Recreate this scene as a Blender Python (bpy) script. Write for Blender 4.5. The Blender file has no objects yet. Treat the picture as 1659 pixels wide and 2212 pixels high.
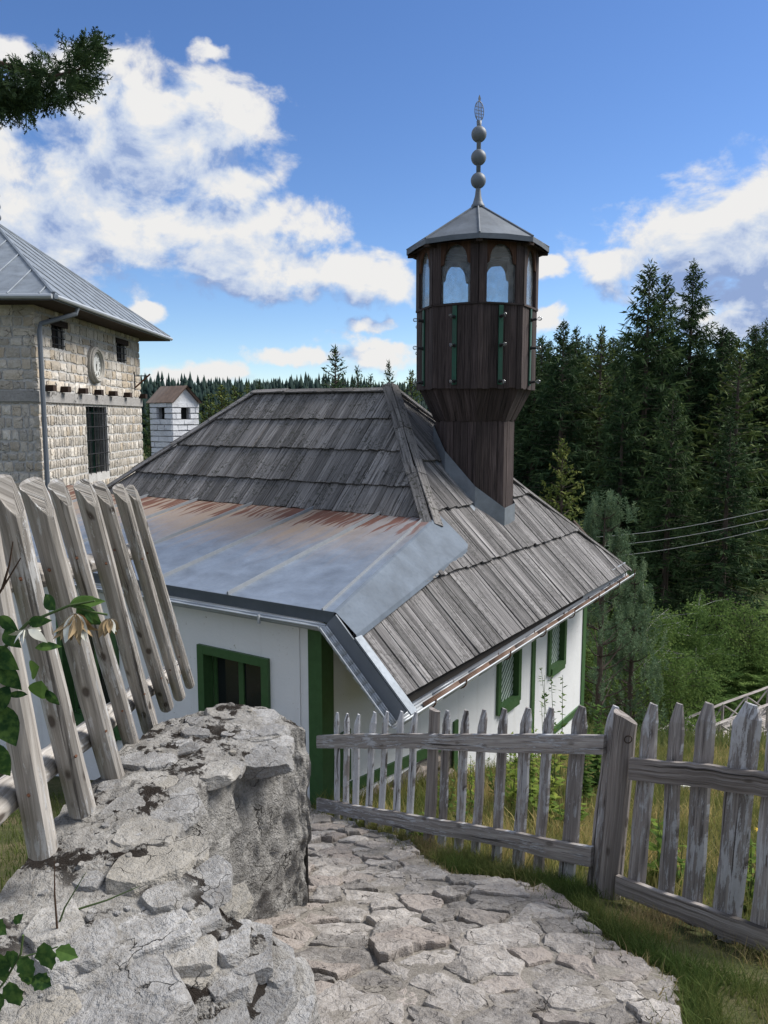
import bpy, math, random
import numpy as np
from mathutils import Vector, Matrix, noise as mnoise
random.seed(7); np.random.seed(7)
scene = bpy.context.scene
COL = scene.collection
R = math.radians

# ------------------------------------------------------------------ camera
# The origin is the photographer's eye; +Y is the viewing direction, Z is up.
PITCH = R(7.0); FPX = 1662.0; CX, CY = 829.5, 1106.0
cam = bpy.data.cameras.new('camera'); camo = bpy.data.objects.new('camera', cam); COL.objects.link(camo)
camo.location = (0, 0, 0); camo.rotation_euler = (R(90) - PITCH, 0, 0)
cam.sensor_fit = 'VERTICAL'; cam.sensor_height = 24.0; cam.lens = 12.0 / (CY / FPX)
cam.clip_start = 0.05; cam.clip_end = 5000
scene.camera = camo

def ray(px, py):
    """direction (x/y, 1, z/y) of a photograph position; distance is chosen by what the thing stands on"""
    a = (px - CX) / FPX; d = (py - CY) / FPX
    y = math.cos(PITCH) - d * math.sin(PITCH); z = -(d * math.cos(PITCH) + math.sin(PITCH))
    return (a / y, 1.0, z / y)
def aty(px, py, y):
    r = ray(px, py); return Vector((r[0] * y, y, r[2] * y))
def atz(px, py, z):
    r = ray(px, py); k = z / r[2]; return Vector((r[0] * k, k, z))
def online(px, py, A, B):
    """hit of a sight line with the vertical plane through plan points A, B"""
    r = ray(px, py); dx, dy = B[0] - A[0], B[1] - A[1]
    k = (A[0] * dy - A[1] * dx) / (r[0] * dy - dx)
    return Vector((r[0] * k, k, r[2] * k))

# ------------------------------------------------------------------ node helpers
class G:
    def __init__(s, nt): s.nt = nt
    def n(s, t, ins=None, out=0, **props):
        nd = s.nt.nodes.new(t)
        for k, v in props.items(): setattr(nd, k, v)
        for k, v in (ins or {}).items():
            sk = nd.inputs[k]
            if isinstance(v, bpy.types.NodeSocket): s.nt.links.new(v, sk)
            else:
                if isinstance(v, (tuple, list)) and len(v) == 3 and sk.type == 'RGBA': v = (*v, 1)
                sk.default_value = v
        s.last = nd
        return nd.outputs[out] if len(nd.outputs) else None
    def m(s, op, a, b=0.0, c=0.0, clamp=False):
        return s.n('ShaderNodeMath', {0: a, 1: b, 2: c}, operation=op, use_clamp=clamp)
    def vm(s, op, a, b=(0, 0, 0)):
        return s.n('ShaderNodeVectorMath', {0: a, 1: b}, operation=op)
    def mix(s, f, a, b, mode='MIX'):
        nd = s.nt.nodes.new('ShaderNodeMix'); nd.data_type = 'RGBA'; nd.blend_type = mode; nd.clamp_factor = True
        for i, v in ((0, f), (6, a), (7, b)):
            if isinstance(v, bpy.types.NodeSocket): s.nt.links.new(v, nd.inputs[i])
            else:
                if isinstance(v, (tuple, list)) and len(v) == 3: v = (*v, 1)
                nd.inputs[i].default_value = v
        return nd.outputs[2]
    def ramp(s, f, stops, interp='LINEAR'):
        nd = s.nt.nodes.new('ShaderNodeValToRGB'); nd.color_ramp.interpolation = interp
        el = nd.color_ramp.elements
        while len(el) < len(stops): el.new(0.5)
        for e, (p, c) in zip(el, stops):
            e.position = p; e.color = (*c, 1) if isinstance(c, (tuple, list)) else (c, c, c, 1)
        s.nt.links.new(f, nd.inputs[0]); return nd.outputs[0]
    def noise(s, vec, scale, detail=5, rough=.55, dist=0.0, dim='3D'):
        return s.n('ShaderNodeTexNoise', {'Vector': vec, 'Scale': scale, 'Detail': detail, 'Roughness': rough, 'Distortion': dist}, noise_dimensions=dim)
    def ss(s, x, a, b, lo=0.0, hi=1.0):
        return s.n('ShaderNodeMapRange', {'Value': x, 'From Min': a, 'From Max': b, 'To Min': lo, 'To Max': hi}, interpolation_type='SMOOTHSTEP')
    def sep(s, v):
        s.n('ShaderNodeSeparateXYZ', {0: v}); return s.last.outputs
    def comb(s, x=0.0, y=0.0, z=0.0): return s.n('ShaderNodeCombineXYZ', {0: x, 1: y, 2: z})

# ------------------------------------------------------------------ sky and sun
SUN_AZ, SUN_EL = R(70), R(46)          # sun stands to the right, a little ahead, behind thin cloud
world = bpy.data.worlds.new('World'); scene.world = world; world.use_nodes = True
wt = world.node_tree; wt.nodes.clear(); g = G(wt)

def azel(px, py):
    r = ray(px, py); return math.atan2(r[0], 1.0), math.atan2(r[2], math.hypot(r[0], 1.0))
CLOUDS = [  # centre and half size of the cloud banks, in photograph positions
    (300, 300, 275, 150), (120, 470, 400, 160), (440, 250, 150, 110), (60, 350, 300, 150), (520, 500, 190, 70), (500, 400, 110, 50),
    (700, 590, 190, 50), (840, 620, 110, 66), (620, 620, 160, 42), (500, 570, 200, 60), (-200, 300, 300, 250),
    (450, 810, 120, 36), (360, 820, 70, 28), (640, 770, 110, 22), (820, 765, 150, 40), (820, 712, 70, 22), (320, 680, 55, 26),
    (1560, 520, 270, 110), (1680, 450, 220, 120), (1330, 560, 95, 42), (1650, 640, 190, 60), (1900, 520, 300, 180), (1180, 578, 50, 26), (1185, 685, 46, 30), (1600, 700, 150, 36),
    (440, 112, 66, 24), (10, 105, 60, 34), (960, 770, 120, 30)]
def cloud_group():
    t = bpy.data.node_groups.new('CloudField', 'ShaderNodeTree')
    t.interface.new_socket('D', in_out='INPUT', socket_type='NodeSocketVector')
    t.interface.new_socket('F', in_out='OUTPUT', socket_type='NodeSocketFloat')
    q = G(t); D = q.n('NodeGroupInput')
    x, y, z = q.sep(D)[:3]
    wob = q.n('ShaderNodeTexNoise', {'Vector': D, 'Scale': 9.0, 'Detail': 3.0}, out=1)
    az = q.m('ARCTAN2', x, y); el = q.m('ARCSINE', z)
    wx, wy, wz = q.sep(wob)[:3]
    w2 = q.n('ShaderNodeTexNoise', {'Vector': D, 'Scale': 38.0, 'Detail': 3.0}, out=1); vx, vy, vz = q.sep(w2)[:3]
    wx = q.m('ADD', wx, q.m('MULTIPLY_ADD', vx, .7, -.35)); wy = q.m('ADD', wy, q.m('MULTIPLY_ADD', vy, .7, -.35))
    az2 = q.m('ADD', az, q.m('MULTIPLY_ADD', wx, .05, -.025)); el2 = q.m('ADD', el, q.m('MULTIPLY_ADD', wy, .035, -.0175))
    e = q.m('SUBTRACT', q.m('MULTIPLY', q.noise(D, 2.1, 3), 5.0), 1.6)            # unseen sky around: dense cloud added to lift the ambient light
    d0 = q.m('ADD', q.m('POWER', q.m('DIVIDE', az, .62), 2.0), q.m('POWER', q.m('DIVIDE', q.m('SUBTRACT', el, .2), .52), 2.0))
    e = q.m('SUBTRACT', e, q.ss(d0, 1.5, .75, 0.0, 6.0))
    for (px, py, w, h) in CLOUDS:
        a, b = azel(px, py); w /= 1720.; h /= 1720.
        r2 = q.m('ADD', q.m('POWER', q.m('MULTIPLY_ADD', az2, 1 / w, -a / w), 2.0), q.m('POWER', q.m('MULTIPLY_ADD', el2, 1 / h, -b / h), 2.0))
        e = q.m('SMOOTH_MAX', e, q.m('SUBTRACT', 1.0, q.m('SQRT', r2)), .12)
    e = q.m('MINIMUM', e, .6)
    Ds = q.vm('MULTIPLY', D, (1, 1, 1.35))
    f1 = q.noise(Ds, 11, 9, .6, .25); f2 = q.noise(Ds, 4.2, 3, .5)
    f = q.m('ADD', e, q.m('ADD', q.m('MULTIPLY_ADD', f1, 2.5, -1.27), q.m('MULTIPLY_ADD', f2, .8, -.4)))
    q.n('NodeGroupOutput', {'F': f})
    return t
cg = cloud_group()
D = g.n('ShaderNodeTexCoord', out=0)
def cf(v):
    nd = wt.nodes.new('ShaderNodeGroup'); nd.node_tree = cg; wt.links.new(v, nd.inputs[0]); return nd.outputs[0]
Dn = g.vm('NORMALIZE', D)
f0 = cf(Dn)
fs = cf(g.vm('ADD', Dn, (.022, .0, .034)))
alpha = g.m('MULTIPLY', g.ss(f0, -.08, .44), g.ss(g.sep(Dn)[2], .0, .03))
thick = g.ss(f0, .1, 1.5)
lit = g.m('MULTIPLY_ADD', g.m('SUBTRACT', f0, fs), 1.1, .66)
lit = g.m('SUBTRACT', lit, g.m('MULTIPLY', g.ss(fs, .1, 1.3), .50)); lit = g.m('SUBTRACT', lit, g.m('MULTIPLY', g.ss(f0, .4, 1.4), .22))
lit = g.m('ADD', lit, g.m('MULTIPLY_ADD', g.noise(Dn, 6, 4), .7, -.35))
ccol = g.ramp(lit, [(.02, (.095, .130, .215)), (.34, (.165, .195, .258)), (.62, (.215, .237, .275)), (1.0, (.285, .283, .28))])
sky = g.n('ShaderNodeTexSky', sky_type='NISHITA', sun_disc=False, sun_elevation=SUN_EL, sun_rotation=SUN_AZ, altitude=1200.0, air_density=1.0, dust_density=.25, ozone_density=3.0)
sky = g.n('ShaderNodeHueSaturation', {'Hue': .508, 'Saturation': 1.16, 'Color': sky})
skyb = g.n('ShaderNodeBackground', {'Color': sky, 'Strength': 0.05})
clb = g.n('ShaderNodeBackground', {'Color': ccol, 'Strength': 1.0})
ws = g.n('ShaderNodeMixShader', {0: alpha, 1: skyb, 2: clb})
g.n('ShaderNodeOutputWorld', {0: ws})
world.cycles.sampling_method = 'NONE'

sun = bpy.data.lights.new('sun', 'SUN'); suno = bpy.data.objects.new('sun', sun); COL.objects.link(suno)
sun.energy = 1.8; sun.angle = R(28); sun.color = (1.0, .95, .88)
sdir = Vector((math.sin(SUN_AZ) * math.cos(SUN_EL), math.cos(SUN_AZ) * math.cos(SUN_EL), math.sin(SUN_EL)))
suno.rotation_euler = sdir.to_track_quat('Z', 'Y').to_euler(); suno.location = sdir * 60
vs = scene.view_settings
vs.view_transform = 'Standard'; vs.look = 'None'; vs.gamma = 1.0; vs.use_curve_mapping = False; vs.exposure = 1.6
scene.cycles.max_bounces = 5; scene.cycles.diffuse_bounces = 2; scene.cycles.glossy_bounces = 2; scene.cycles.transparent_max_bounces = 16; scene.cycles.use_denoising = True

# ------------------------------------------------------------------ object helpers
def newobj(name, me, parent=None, M=None):
    o = bpy.data.objects.new(name, me); COL.objects.link(o)
    if parent is not None: o.parent = parent
    if M is not None: o.matrix_local = M
    return o
def tag(o, label=None, cat=None, group=None, kind=None):
    if label: o['label'] = label
    if cat: o['category'] = cat
    if group: o['group'] = group
    if kind: o['kind'] = kind
    return o
def thing(name, label, cat, loc=(0, 0, 0), rotz=0.0, group=None):
    o = newobj(name, None); o.location = loc; o.rotation_euler = (0, 0, rotz); o.empty_display_size = .2
    return tag(o, label, cat, group)

_pid = [0]
def pid(): _pid[0] += 1; return _pid[0] * 10.0

class MB:
    """collects polygons (with u across / v along the grain) and links them as one mesh object"""
    def __init__(s): s.v = []; s.f = []; s.uv = []
    def face(s, pts, uvs=None):
        b = len(s.v); s.v += [tuple(p) for p in pts]; s.f.append(tuple(range(b, b + len(pts))))
        s.uv += uvs if uvs else [(0, 0)] * len(pts)
    def raw(s, vs, fs, uvs=None):
        b = len(s.v); s.v += [tuple(p) for p in vs]
        for f in fs:
            s.f.append(tuple(b + i for i in f))
            s.uv += [uvs[i] if uvs else (0, 0) for i in f]
        return s
    def box(s, x0, x1, y0, y1, z0, z1, M=None, grain='z'):
        vs = [Vector((x, y, z)) for z in (z0, z1) for y in (y0, y1) for x in (x0, x1)]
        p = pid()
        fs = [(0, 2, 3, 1), (4, 5, 7, 6), (0, 1, 5, 4), (2, 6, 7, 3), (0, 4, 6, 2), (1, 3, 7, 5)]
        gi = 'xyz'.index(grain)
        for f in fs:
            pts = [vs[i] for i in f]; ext = [max(q[k] for q in pts) - min(q[k] for q in pts) for k in range(3)]
            oth = [k for k in range(3) if k != gi and ext[k] > 1e-9]
            k = oth[0] if oth else gi
            al = gi if ext[gi] > 1e-9 else (oth[-1] if oth else 0)
            s.face([M @ q if M else q for q in pts], [(p + q[k], q[al]) for q in pts])
        return s
    def prism(s, poly, lo, hi, zfun_lo, zfun_hi, uvf):
        """poly: plan outline (counter-clockwise); bottom/top heights from functions"""
        n = len(poly); a = [(x, y, zfun_lo(x, y)) for x, y in poly]; b = [(x, y, zfun_hi(x, y)) for x, y in poly]
        u = [uvf(x, y) for x, y in poly]
        s.face(b, u); s.face(a[::-1], u[::-1])
        for i in range(n):
            j = (i + 1) % n
            s.face([a[i], a[j], b[j], b[i]], [u[i], u[j], u[j], u[i]])
        return s
    def tube(s, pts, rad, n=8, cap=True, flat=None):
        """pts: points of the axis; rad: radius or list; grain runs along"""
        pts = [Vector(p) for p in pts]; k = len(pts)
        if not hasattr(rad, '__len__'): rad = [rad] * k
        p = pid(); rows = []; L = 0.0; base = len(s.v)
        ref = None
        for i, c in enumerate(pts):
            t = (pts[min(i + 1, k - 1)] - pts[max(i - 1, 0)]).normalized()
            if ref is None:
                ref = Vector((0, 0, 1)) if abs(t.z) < .9 else Vector((1, 0, 0))
            a = (ref - t * ref.dot(t)).normalized(); b = t.cross(a); ref = a
            if i: L += (c - pts[i - 1]).length
            rows.append((c, a, b, L, rad[i]))
        vs = []; us = []
        for (c, a, b, L, r) in rows:
            for j in range(n + 1):
                th = 2 * math.pi * j / n
                vs.append(c + (a * math.cos(th) + b * math.sin(th)) * r); us.append((p + r * th, L))
        fs = []
        for i in range(k - 1):
            for j in range(n):
                q = i * (n + 1) + j; fs.append((q, q + 1, q + n + 2, q + n + 1))
        if cap:
            fs.append(tuple(range(n - 1, -1, -1))); q = (k - 1) * (n + 1); fs.append(tuple(q + j for j in range(n)))
        s.raw(vs, fs, us); return s
    def mesh(s, name, mat=None, smooth=False):
        me = bpy.data.meshes.new(name); me.from_pydata(s.v, [], s.f)
        ul = me.uv_layers.new(name='UVMap')
        ul.data.foreach_set('uv', np.array(s.uv, dtype=np.float32).ravel())
        if mat: me.materials.append(mat)
        if smooth: me.polygons.foreach_set('use_smooth', [True] * len(s.f))
        me.update(); return me
    def build(s, name, mat=None, parent=None, M=None, smooth=False, kind=None):
        o = newobj(name, s.mesh(name, mat, smooth), parent, M)
        if kind: o['kind'] = kind
        return o

def np_mesh(name, V, F, mat, tone=None, smooth=False):
    """V (n,3), F (k,3|4) arrays, tone per vertex -> 'tone' attribute"""
    me = bpy.data.meshes.new(name); V = np.asarray(V, np.float32); F = np.asarray(F, np.int32)
    me.vertices.add(len(V)); me.vertices.foreach_set('co', V.ravel())
    k = F.shape[1]; me.loops.add(F.size); me.loops.foreach_set('vertex_index', F.ravel())
    me.polygons.add(len(F)); me.polygons.foreach_set('loop_start', np.arange(0, F.size, k, dtype=np.int32))
    me.polygons.foreach_set('loop_total', np.full(len(F), k, np.int32))
    if tone is not None:
        at = me.attributes.new('tone', 'FLOAT', 'POINT'); at.data.foreach_set('value', np.asarray(tone, np.float32))
    if smooth: me.polygons.foreach_set('use_smooth', np.ones(len(F), bool))
    me.materials.append(mat); me.update(calc_edges=True); me.validate(); return me

def clip(poly, a, b, c):
    """keep the part of a polygon where a*x + b*y <= c"""
    out = []
    for i in range(len(poly)):
        p, q = poly[i], poly[(i + 1) % len(poly)]
        dp, dq = a * p[0] + b * p[1] - c, a * q[0] + b * q[1] - c
        if dp <= 0: out.append(p)
        if (dp < 0) != (dq < 0) and abs(dp - dq) > 1e-12:
            t = dp / (dp - dq); out.append((p[0] + t * (q[0] - p[0]), p[1] + t * (q[1] - p[1])))
    return out
def clip_convex(poly, region):
    n = len(region)
    for i in range(n):
        (x0, y0), (x1, y1) = region[i], region[(i + 1) % n]
        a, b = (y1 - y0), -(x1 - x0)
        poly = clip(poly, a, b, a * x0 + b * y0)
        if len(poly) < 3: return []
    return poly
def area(p): return .5 * sum(p[i][0] * p[(i + 1) % len(p)][1] - p[(i + 1) % len(p)][0] * p[i][1] for i in range(len(p)))
def frame(o, ex, ey):
    ex = Vector(ex).normalized(); ey = Vector(ey); ez = ex.cross(ey).normalized(); ey = ez.cross(ex)
    return Matrix(((ex.x, ey.x, ez.x, o[0]), (ex.y, ey.y, ez.y, o[1]), (ex.z, ey.z, ez.z, o[2]), (0, 0, 0, 1)))
def rnd(a, b): return random.uniform(a, b)
def fbm(p, o=4): return mnoise.fractal(Vector(p), 1.0, 2.0, o)

# ------------------------------------------------------------------ materials
def mat(name, build, rough=.8, metal=0.0, spec=.3, **kw):
    m = bpy.data.materials.new(name); m.use_nodes = True; nt = m.node_tree; nt.nodes.clear(); q = G(nt)
    res = build(q); col = res[0]; h = res[1] if len(res) > 1 else None; hd = res[2] if len(res) > 2 else .01; extra = res[3] if len(res) > 3 else {}
    ins = {'Base Color': col, 'Roughness': rough, 'Metallic': metal, 'Specular IOR Level': spec}; ins.update(extra or {})
    if h is not None: ins['Normal'] = q.n('ShaderNodeBump', {'Height': h, 'Distance': hd, 'Strength': kw.get('bump', 1.0)})
    sh = q.n('ShaderNodeBsdfPrincipled', ins)
    if kw.get('trans'):
        tr = q.n('ShaderNodeBsdfTranslucent', {'Color': col}); sh = q.n('ShaderNodeMixShader', {0: kw['trans'], 1: sh, 2: tr})
    q.n('ShaderNodeOutputMaterial', {0: sh}); return m
def pos(q): return q.n('ShaderNodeNewGeometry', out=0)
def uvs(q):
    q.n('ShaderNodeUVMap'); return q.last.outputs[0]
def objc(q): return q.n('ShaderNodeTexCoord', out=3)
def piece_rand(q, uv):
    u = q.sep(uv)[0]; return q.n('ShaderNodeTexWhiteNoise', {'W': q.m('FLOOR', q.m('DIVIDE', q.m('ADD', u, 2.0), 10.0))}, noise_dimensions='1D')
def wood(name, dark, mid, light, gs=70, paint=None, paint_amt=.5, lichen=0.0, rough=.85, var=.35, bump=.004, gl=2.2, knots=0.0):
    def b(q):
        uv = uvs(q); u, v, _ = q.sep(uv)[:3]; rn = piece_rand(q, uv)
        gv = q.comb(q.m('MULTIPLY', u, gs), q.m('MULTIPLY', v, gl), q.m('MULTIPLY', rn, 40.0))
        gr = q.noise(gv, 1.0, 6, .62, .35)
        g2 = q.noise(q.comb(q.m('MULTIPLY', u, gs * .22), q.m('MULTIPLY', v, gl * .35), rn), 1.0, 3)
        c = q.ramp(gr, [(.28, dark), (.47, mid), (.70, light)])
        c = q.mix(q.ss(g2, .35, .7, 0, .55), c, tuple(.55 * a for a in mid))
        c = q.mix(1.0, c, q.ramp(rn, [(0, 1.0 - var), (1, 1.0 + var)]), 'MULTIPLY')
        crack = q.ss(q.noise(q.comb(q.m('MULTIPLY', u, gs * .45), q.m('MULTIPLY', v, gl * .4), q.m('MULTIPLY', rn, 9.0)), 1.0, 4, .6), .60, .66)
        c = q.mix(q.m('MULTIPLY', crack, .75), c, tuple(.2 * a for a in dark))
        h = q.m('SUBTRACT', gr, crack)
        P = pos(q)
        if knots:
            kv = q.n('ShaderNodeTexVoronoi', {'Vector': q.comb(q.m('MULTIPLY', u, 9.0), q.m('MULTIPLY', v, 4.2), q.m('MULTIPLY', rn, 31.0)), 'Scale': 1.0})
            kn = q.m('MULTIPLY', q.ss(kv, .19, .09), knots); ring = q.m('MULTIPLY', q.ss(kv, .30, .19), knots)
            c = q.mix(q.m('MULTIPLY', ring, .35), c, tuple(.7 * a for a in mid)); c = q.mix(q.m('MULTIPLY', kn, .8), c, (.045, .03, .022))
            h = q.m('SUBTRACT', h, q.m('MULTIPLY', kn, .6))
        if lichen:
            li = q.m('MULTIPLY', q.ss(q.noise(P, 21, 4, .65), .54, .60), q.ss(q.noise(P, 2.3, 2), .38, .58))
            c = q.mix(q.m('MULTIPLY', li, lichen), c, (.045, .047, .035))
            h = q.m('ADD', h, li)
        if paint:
            pn = q.noise(q.comb(q.m('MULTIPLY', u, 48), q.m('MULTIPLY', v, 5.0), q.m('MULTIPLY', rn, 17.0)), 1.0, 7, .74, .3)
            pl = q.noise(P, 3.1, 2)
            pm = q.m('MULTIPLY', q.ss(q.m('ADD', pn, q.m('MULTIPLY_ADD', pl, .5, -.25)), 1.0 - paint_amt, 1.07 - paint_amt), .72)
            pm = q.m('MULTIPLY', pm, q.m('SUBTRACT', 1.0, crack))
            c = q.mix(pm, c, q.mix(q.noise(P, 30, 3), tuple(.7 * a for a in paint), paint)); h = q.m('ADD', h, q.m('MULTIPLY', pm, .5))
        return c, h, bump
    return mat(name, b, rough)

SHINGLE = wood('shingle_wood', (.04, .037, .036), (.155, .147, .143), (.30, .288, .278), 62, lichen=.85, var=.42, bump=.006, gl=1.6)
SIDE_SHINGLE = wood('side_shingle_wood', (.028, .026, .027), (.145, .139, .139), (.33, .322, .318), 55, lichen=.35, var=.42, bump=.007, gl=1.3)
ROOFDECK = wood('roof_deck', (.012, .011, .01), (.03, .027, .025), (.05, .045, .04))
MINWOOD = wood('minaret_wood', (.014, .010, .010), (.045, .033, .032), (.088, .068, .066), 60, var=.35, bump=.003)
MINWARM = wood('minaret_warm_wood', (.03, .013, .008), (.085, .042, .026), (.14, .075, .048), 60, var=.3, bump=.003)
PICKET = wood('picket_wood', (.085, .072, .068), (.275, .25, .238), (.47, .44, .42), 75, paint=(.60, .615, .645), paint_amt=.50, var=.22, bump=.006, gl=2.2, knots=.8)
PICKETW = wood('painted_picket_wood', (.075, .06, .055), (.25, .225, .21), (.44, .405, .38), 75, paint=(.72, .74, .78), paint_amt=.62, var=.22, bump=.004, gl=2.6)
RAILW = wood('rail_wood', (.11, .095, .09), (.29, .265, .25), (.46, .44, .42), 60, paint=(.62, .64, .68), paint_amt=.46, var=.12, bump=.006, knots=.6)
POSTW = wood('post_wood', (.075, .063, .057), (.22, .195, .18), (.40, .37, .35), 60, var=.1, bump=.008, gl=1.0, knots=.7)
LOG = wood('log_wood', (.15, .132, .118), (.36, .335, .305), (.56, .53, .495), 75, paint=(.66, .67, .68), paint_amt=.44, var=.16, bump=.007, gl=1.5, knots=1.0)
DARKBEAM = wood('beam_wood', (.012, .008, .006), (.035, .022, .016), (.07, .045, .033))
GREYBOARD = wood('bridge_wood', (.16, .14, .125), (.36, .33, .31), (.55, .52, .5), 40, var=.2)

def stone_mat(name, c0, c1, c2, dirt=(.16, .14, .115), moss=0.0, scale=1.0, bump=.02, tone=.25, mossc=(.022, .016, .012), da=.55, tint=None):
    def b(q):
        P = pos(q); rn = q.n('ShaderNodeObjectInfo', out=5)
        w = q.noise(P, 5 * scale, 3); 
        n1 = q.noise(P, 8 * scale, 5, .66, .4); n2 = q.noise(P, 55 * scale, 3, .7); n3 = q.noise(P, 190 * scale, 2, .6)
        wv = q.vm('SCALE', q.n('ShaderNodeTexNoise', {'Vector': P, 'Scale': 9.0 * scale, 'Detail': 4.0}, out=1)); q.last.inputs[3].default_value = .14 / scale
        Pd = q.vm('ADD', P, wv)
        vd = q.n('ShaderNodeTexVoronoi', {'Vector': Pd, 'Scale': 6.5 * scale}, feature='DISTANCE_TO_EDGE')
        crack = q.m('MULTIPLY', q.ss(vd, .016, .0), q.ss(w, .50, .62))
        c = q.ramp(n1, [(.25, c0), (.5, c1), (.75, c2)])
        c = q.mix(q.ss(n2, .38, .72, 0.0, da), c, dirt)
        c = q.mix(q.ss(n3, .62, .75, 0, .35), c, (.62, .60, .57))
        c = q.mix(q.ss(n3, .38, .25, 0, .5), c, tuple(.35 * a for a in dirt))
        c = q.mix(1.0, c, q.ramp(rn, [(0, 1 - tone), (1, 1 + tone)]), 'MULTIPLY')
        if tint: c = q.mix(q.ss(q.m('FRACT', q.m('MULTIPLY', rn, 7.3)), .45, .95, 0, .65), c, tint)
        c = q.mix(q.m('MULTIPLY', crack, .85), c, (.03, .026, .022))
        h = q.m('ADD', q.m('ADD', n1, q.m('MULTIPLY', n2, .45)), q.m('MULTIPLY', n3, .16)); h = q.m('SUBTRACT', h, q.m('MULTIPLY', crack, .8))
        if moss:
            mm = q.m('MULTIPLY', q.ss(q.noise(P, 7.0, 5, .7), .50, .56), q.ss(q.noise(P, 2.2, 2), .40, .52))
            mf = q.noise(P, 260, 3, .7)
            c = q.mix(q.m('MULTIPLY', mm, moss), c, q.mix(mf, tuple(.4 * a for a in mossc), tuple(2.2 * a for a in mossc)))
            h = q.m('ADD', h, q.m('MULTIPLY', mm, q.m('MULTIPLY', mf, .8)))
        return c, h, bump
    return mat(name, b, .92, spec=.2)
PATHSTONE = stone_mat('path_limestone', (.18, .165, .15), (.30, .28, .262), (.45, .428, .405), bump=.026, tone=.3, tint=(.31, .265, .235))
WALLSTONE = stone_mat('wall_limestone', (.17, .168, .167), (.295, .293, .29), (.45, .446, .44), bump=.026, tone=.22, tint=(.30, .275, .23))
WALLFACE = stone_mat('wall_rough_face', (.15, .145, .135), (.27, .262, .25), (.44, .43, .41), dirt=(.12, .115, .10), moss=0, scale=.9, bump=.05, tone=0)
WALLTOP = stone_mat('wall_mortar_moss', (.15, .143, .132), (.265, .257, .243), (.40, .39, .37), dirt=(.12, .105, .085), moss=.95, bump=.03, tone=0)
MORTARBED = stone_mat('path_mortar', (.16, .145, .125), (.24, .22, .195), (.32, .297, .265), dirt=(.08, .07, .055), bump=.02, tone=0)
TOWERSTONE = stone_mat('tower_stone', (.45, .40, .33), (.57, .53, .47), (.69, .67, .635), dirt=(.36, .29, .22), scale=.35, bump=.04, tone=.24, da=.3, tint=(.46, .37, .26))
TOWERMORTAR = stone_mat('tower_mortar', (.44, .43, .42), (.52, .515, .50), (.58, .575, .56), dirt=(.30, .29, .28), scale=.3, bump=.03, tone=0)
CONCRETE = stone_mat('concrete_band', (.27, .265, .255), (.34, .33, .32), (.39, .385, .375), dirt=(.2, .19, .18), scale=.3, bump=.02, tone=0)
RUBBLE = stone_mat('foundation_rubble', (.28, .23, .19), (.42, .36, .31), (.52, .48, .44), scale=.8, bump=.03, tone=.25)

def plain(name, col, rough=.7, metal=0, v=.12, scale=12, bump=.0, spec=.3, dirt=None):
    def b(q):
        P = pos(q); n = q.noise(P, scale, 5, .6); n2 = q.noise(P, scale * .12, 3)
        c = q.mix(n, tuple(a * (1 - v) for a in col), tuple(min(1, a * (1 + v)) for a in col))
        c = q.mix(q.ss(n2, .45, .75, 0, .5 if dirt else .18), c, dirt or tuple(.8 * a for a in col))
        return (c, n, bump) if bump else (c, None)
    return mat(name, b, rough, metal, spec)
def plasterf(q):
    P = pos(q); x, y, z = q.sep(P)[:3]; n = q.noise(P, 3, 4); n2 = q.noise(q.comb(q.m('MULTIPLY', x, 5.0), q.m('MULTIPLY', y, 5.0), q.m('MULTIPLY', z, .5)), 1.0, 4, .6); n3 = q.noise(P, 28, 4, .65)
    c = q.mix(n, (.76, .775, .79), (.83, .835, .84)); c = q.mix(q.ss(n2, .52, .78, 0, .28), c, (.55, .54, .52)); c = q.mix(q.ss(n3, .62, .74, 0, .2), c, (.6, .6, .59))
    c = q.mix(q.m('MULTIPLY', q.ss(n3, .66, .68), q.ss(n, .5, .6)), c, (.45, .43, .40))
    return c, q.m('ADD', n, q.m('MULTIPLY', n3, .4)), .008
PLASTER = mat('white_plaster', plasterf, .9)
GREEN = plain('green_paint', (.05, .115, .042), .5, v=.3, scale=14, spec=.3, bump=.002, dirt=(.075, .13, .06))
DARKGREEN = plain('green_strip_paint', (.02, .085, .055), .5, v=.25, scale=20, dirt=(.04, .06, .05))
LATTICE = plain('pale_green_lattice', (.50, .60, .52), .6)
IRON = plain('black_iron', (.02, .02, .022), .6, 0, v=.3)
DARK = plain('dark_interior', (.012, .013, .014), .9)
GLASSD = plain('dark_window_glass', (.015, .018, .02), .06, spec=.6, v=.1)
CLOCKW = plain('clock_white', (.55, .56, .54), .6, v=.06)
CLOCKRIM = plain('clock_stone_rim', (.36, .345, .315), .85, v=.2, scale=20, bump=.01)
WHITEBRICK = plain('whitewashed_brick', (.66, .68, .72), .9, v=.16, scale=18, bump=.012, dirt=(.42, .43, .45))
DARKJOINT = plain('whitewashed_joint', (.40, .41, .43), .95, v=.3, scale=25, bump=.01)
CABLE = plain('cable_grey', (.42, .42, .40), .6)
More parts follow.
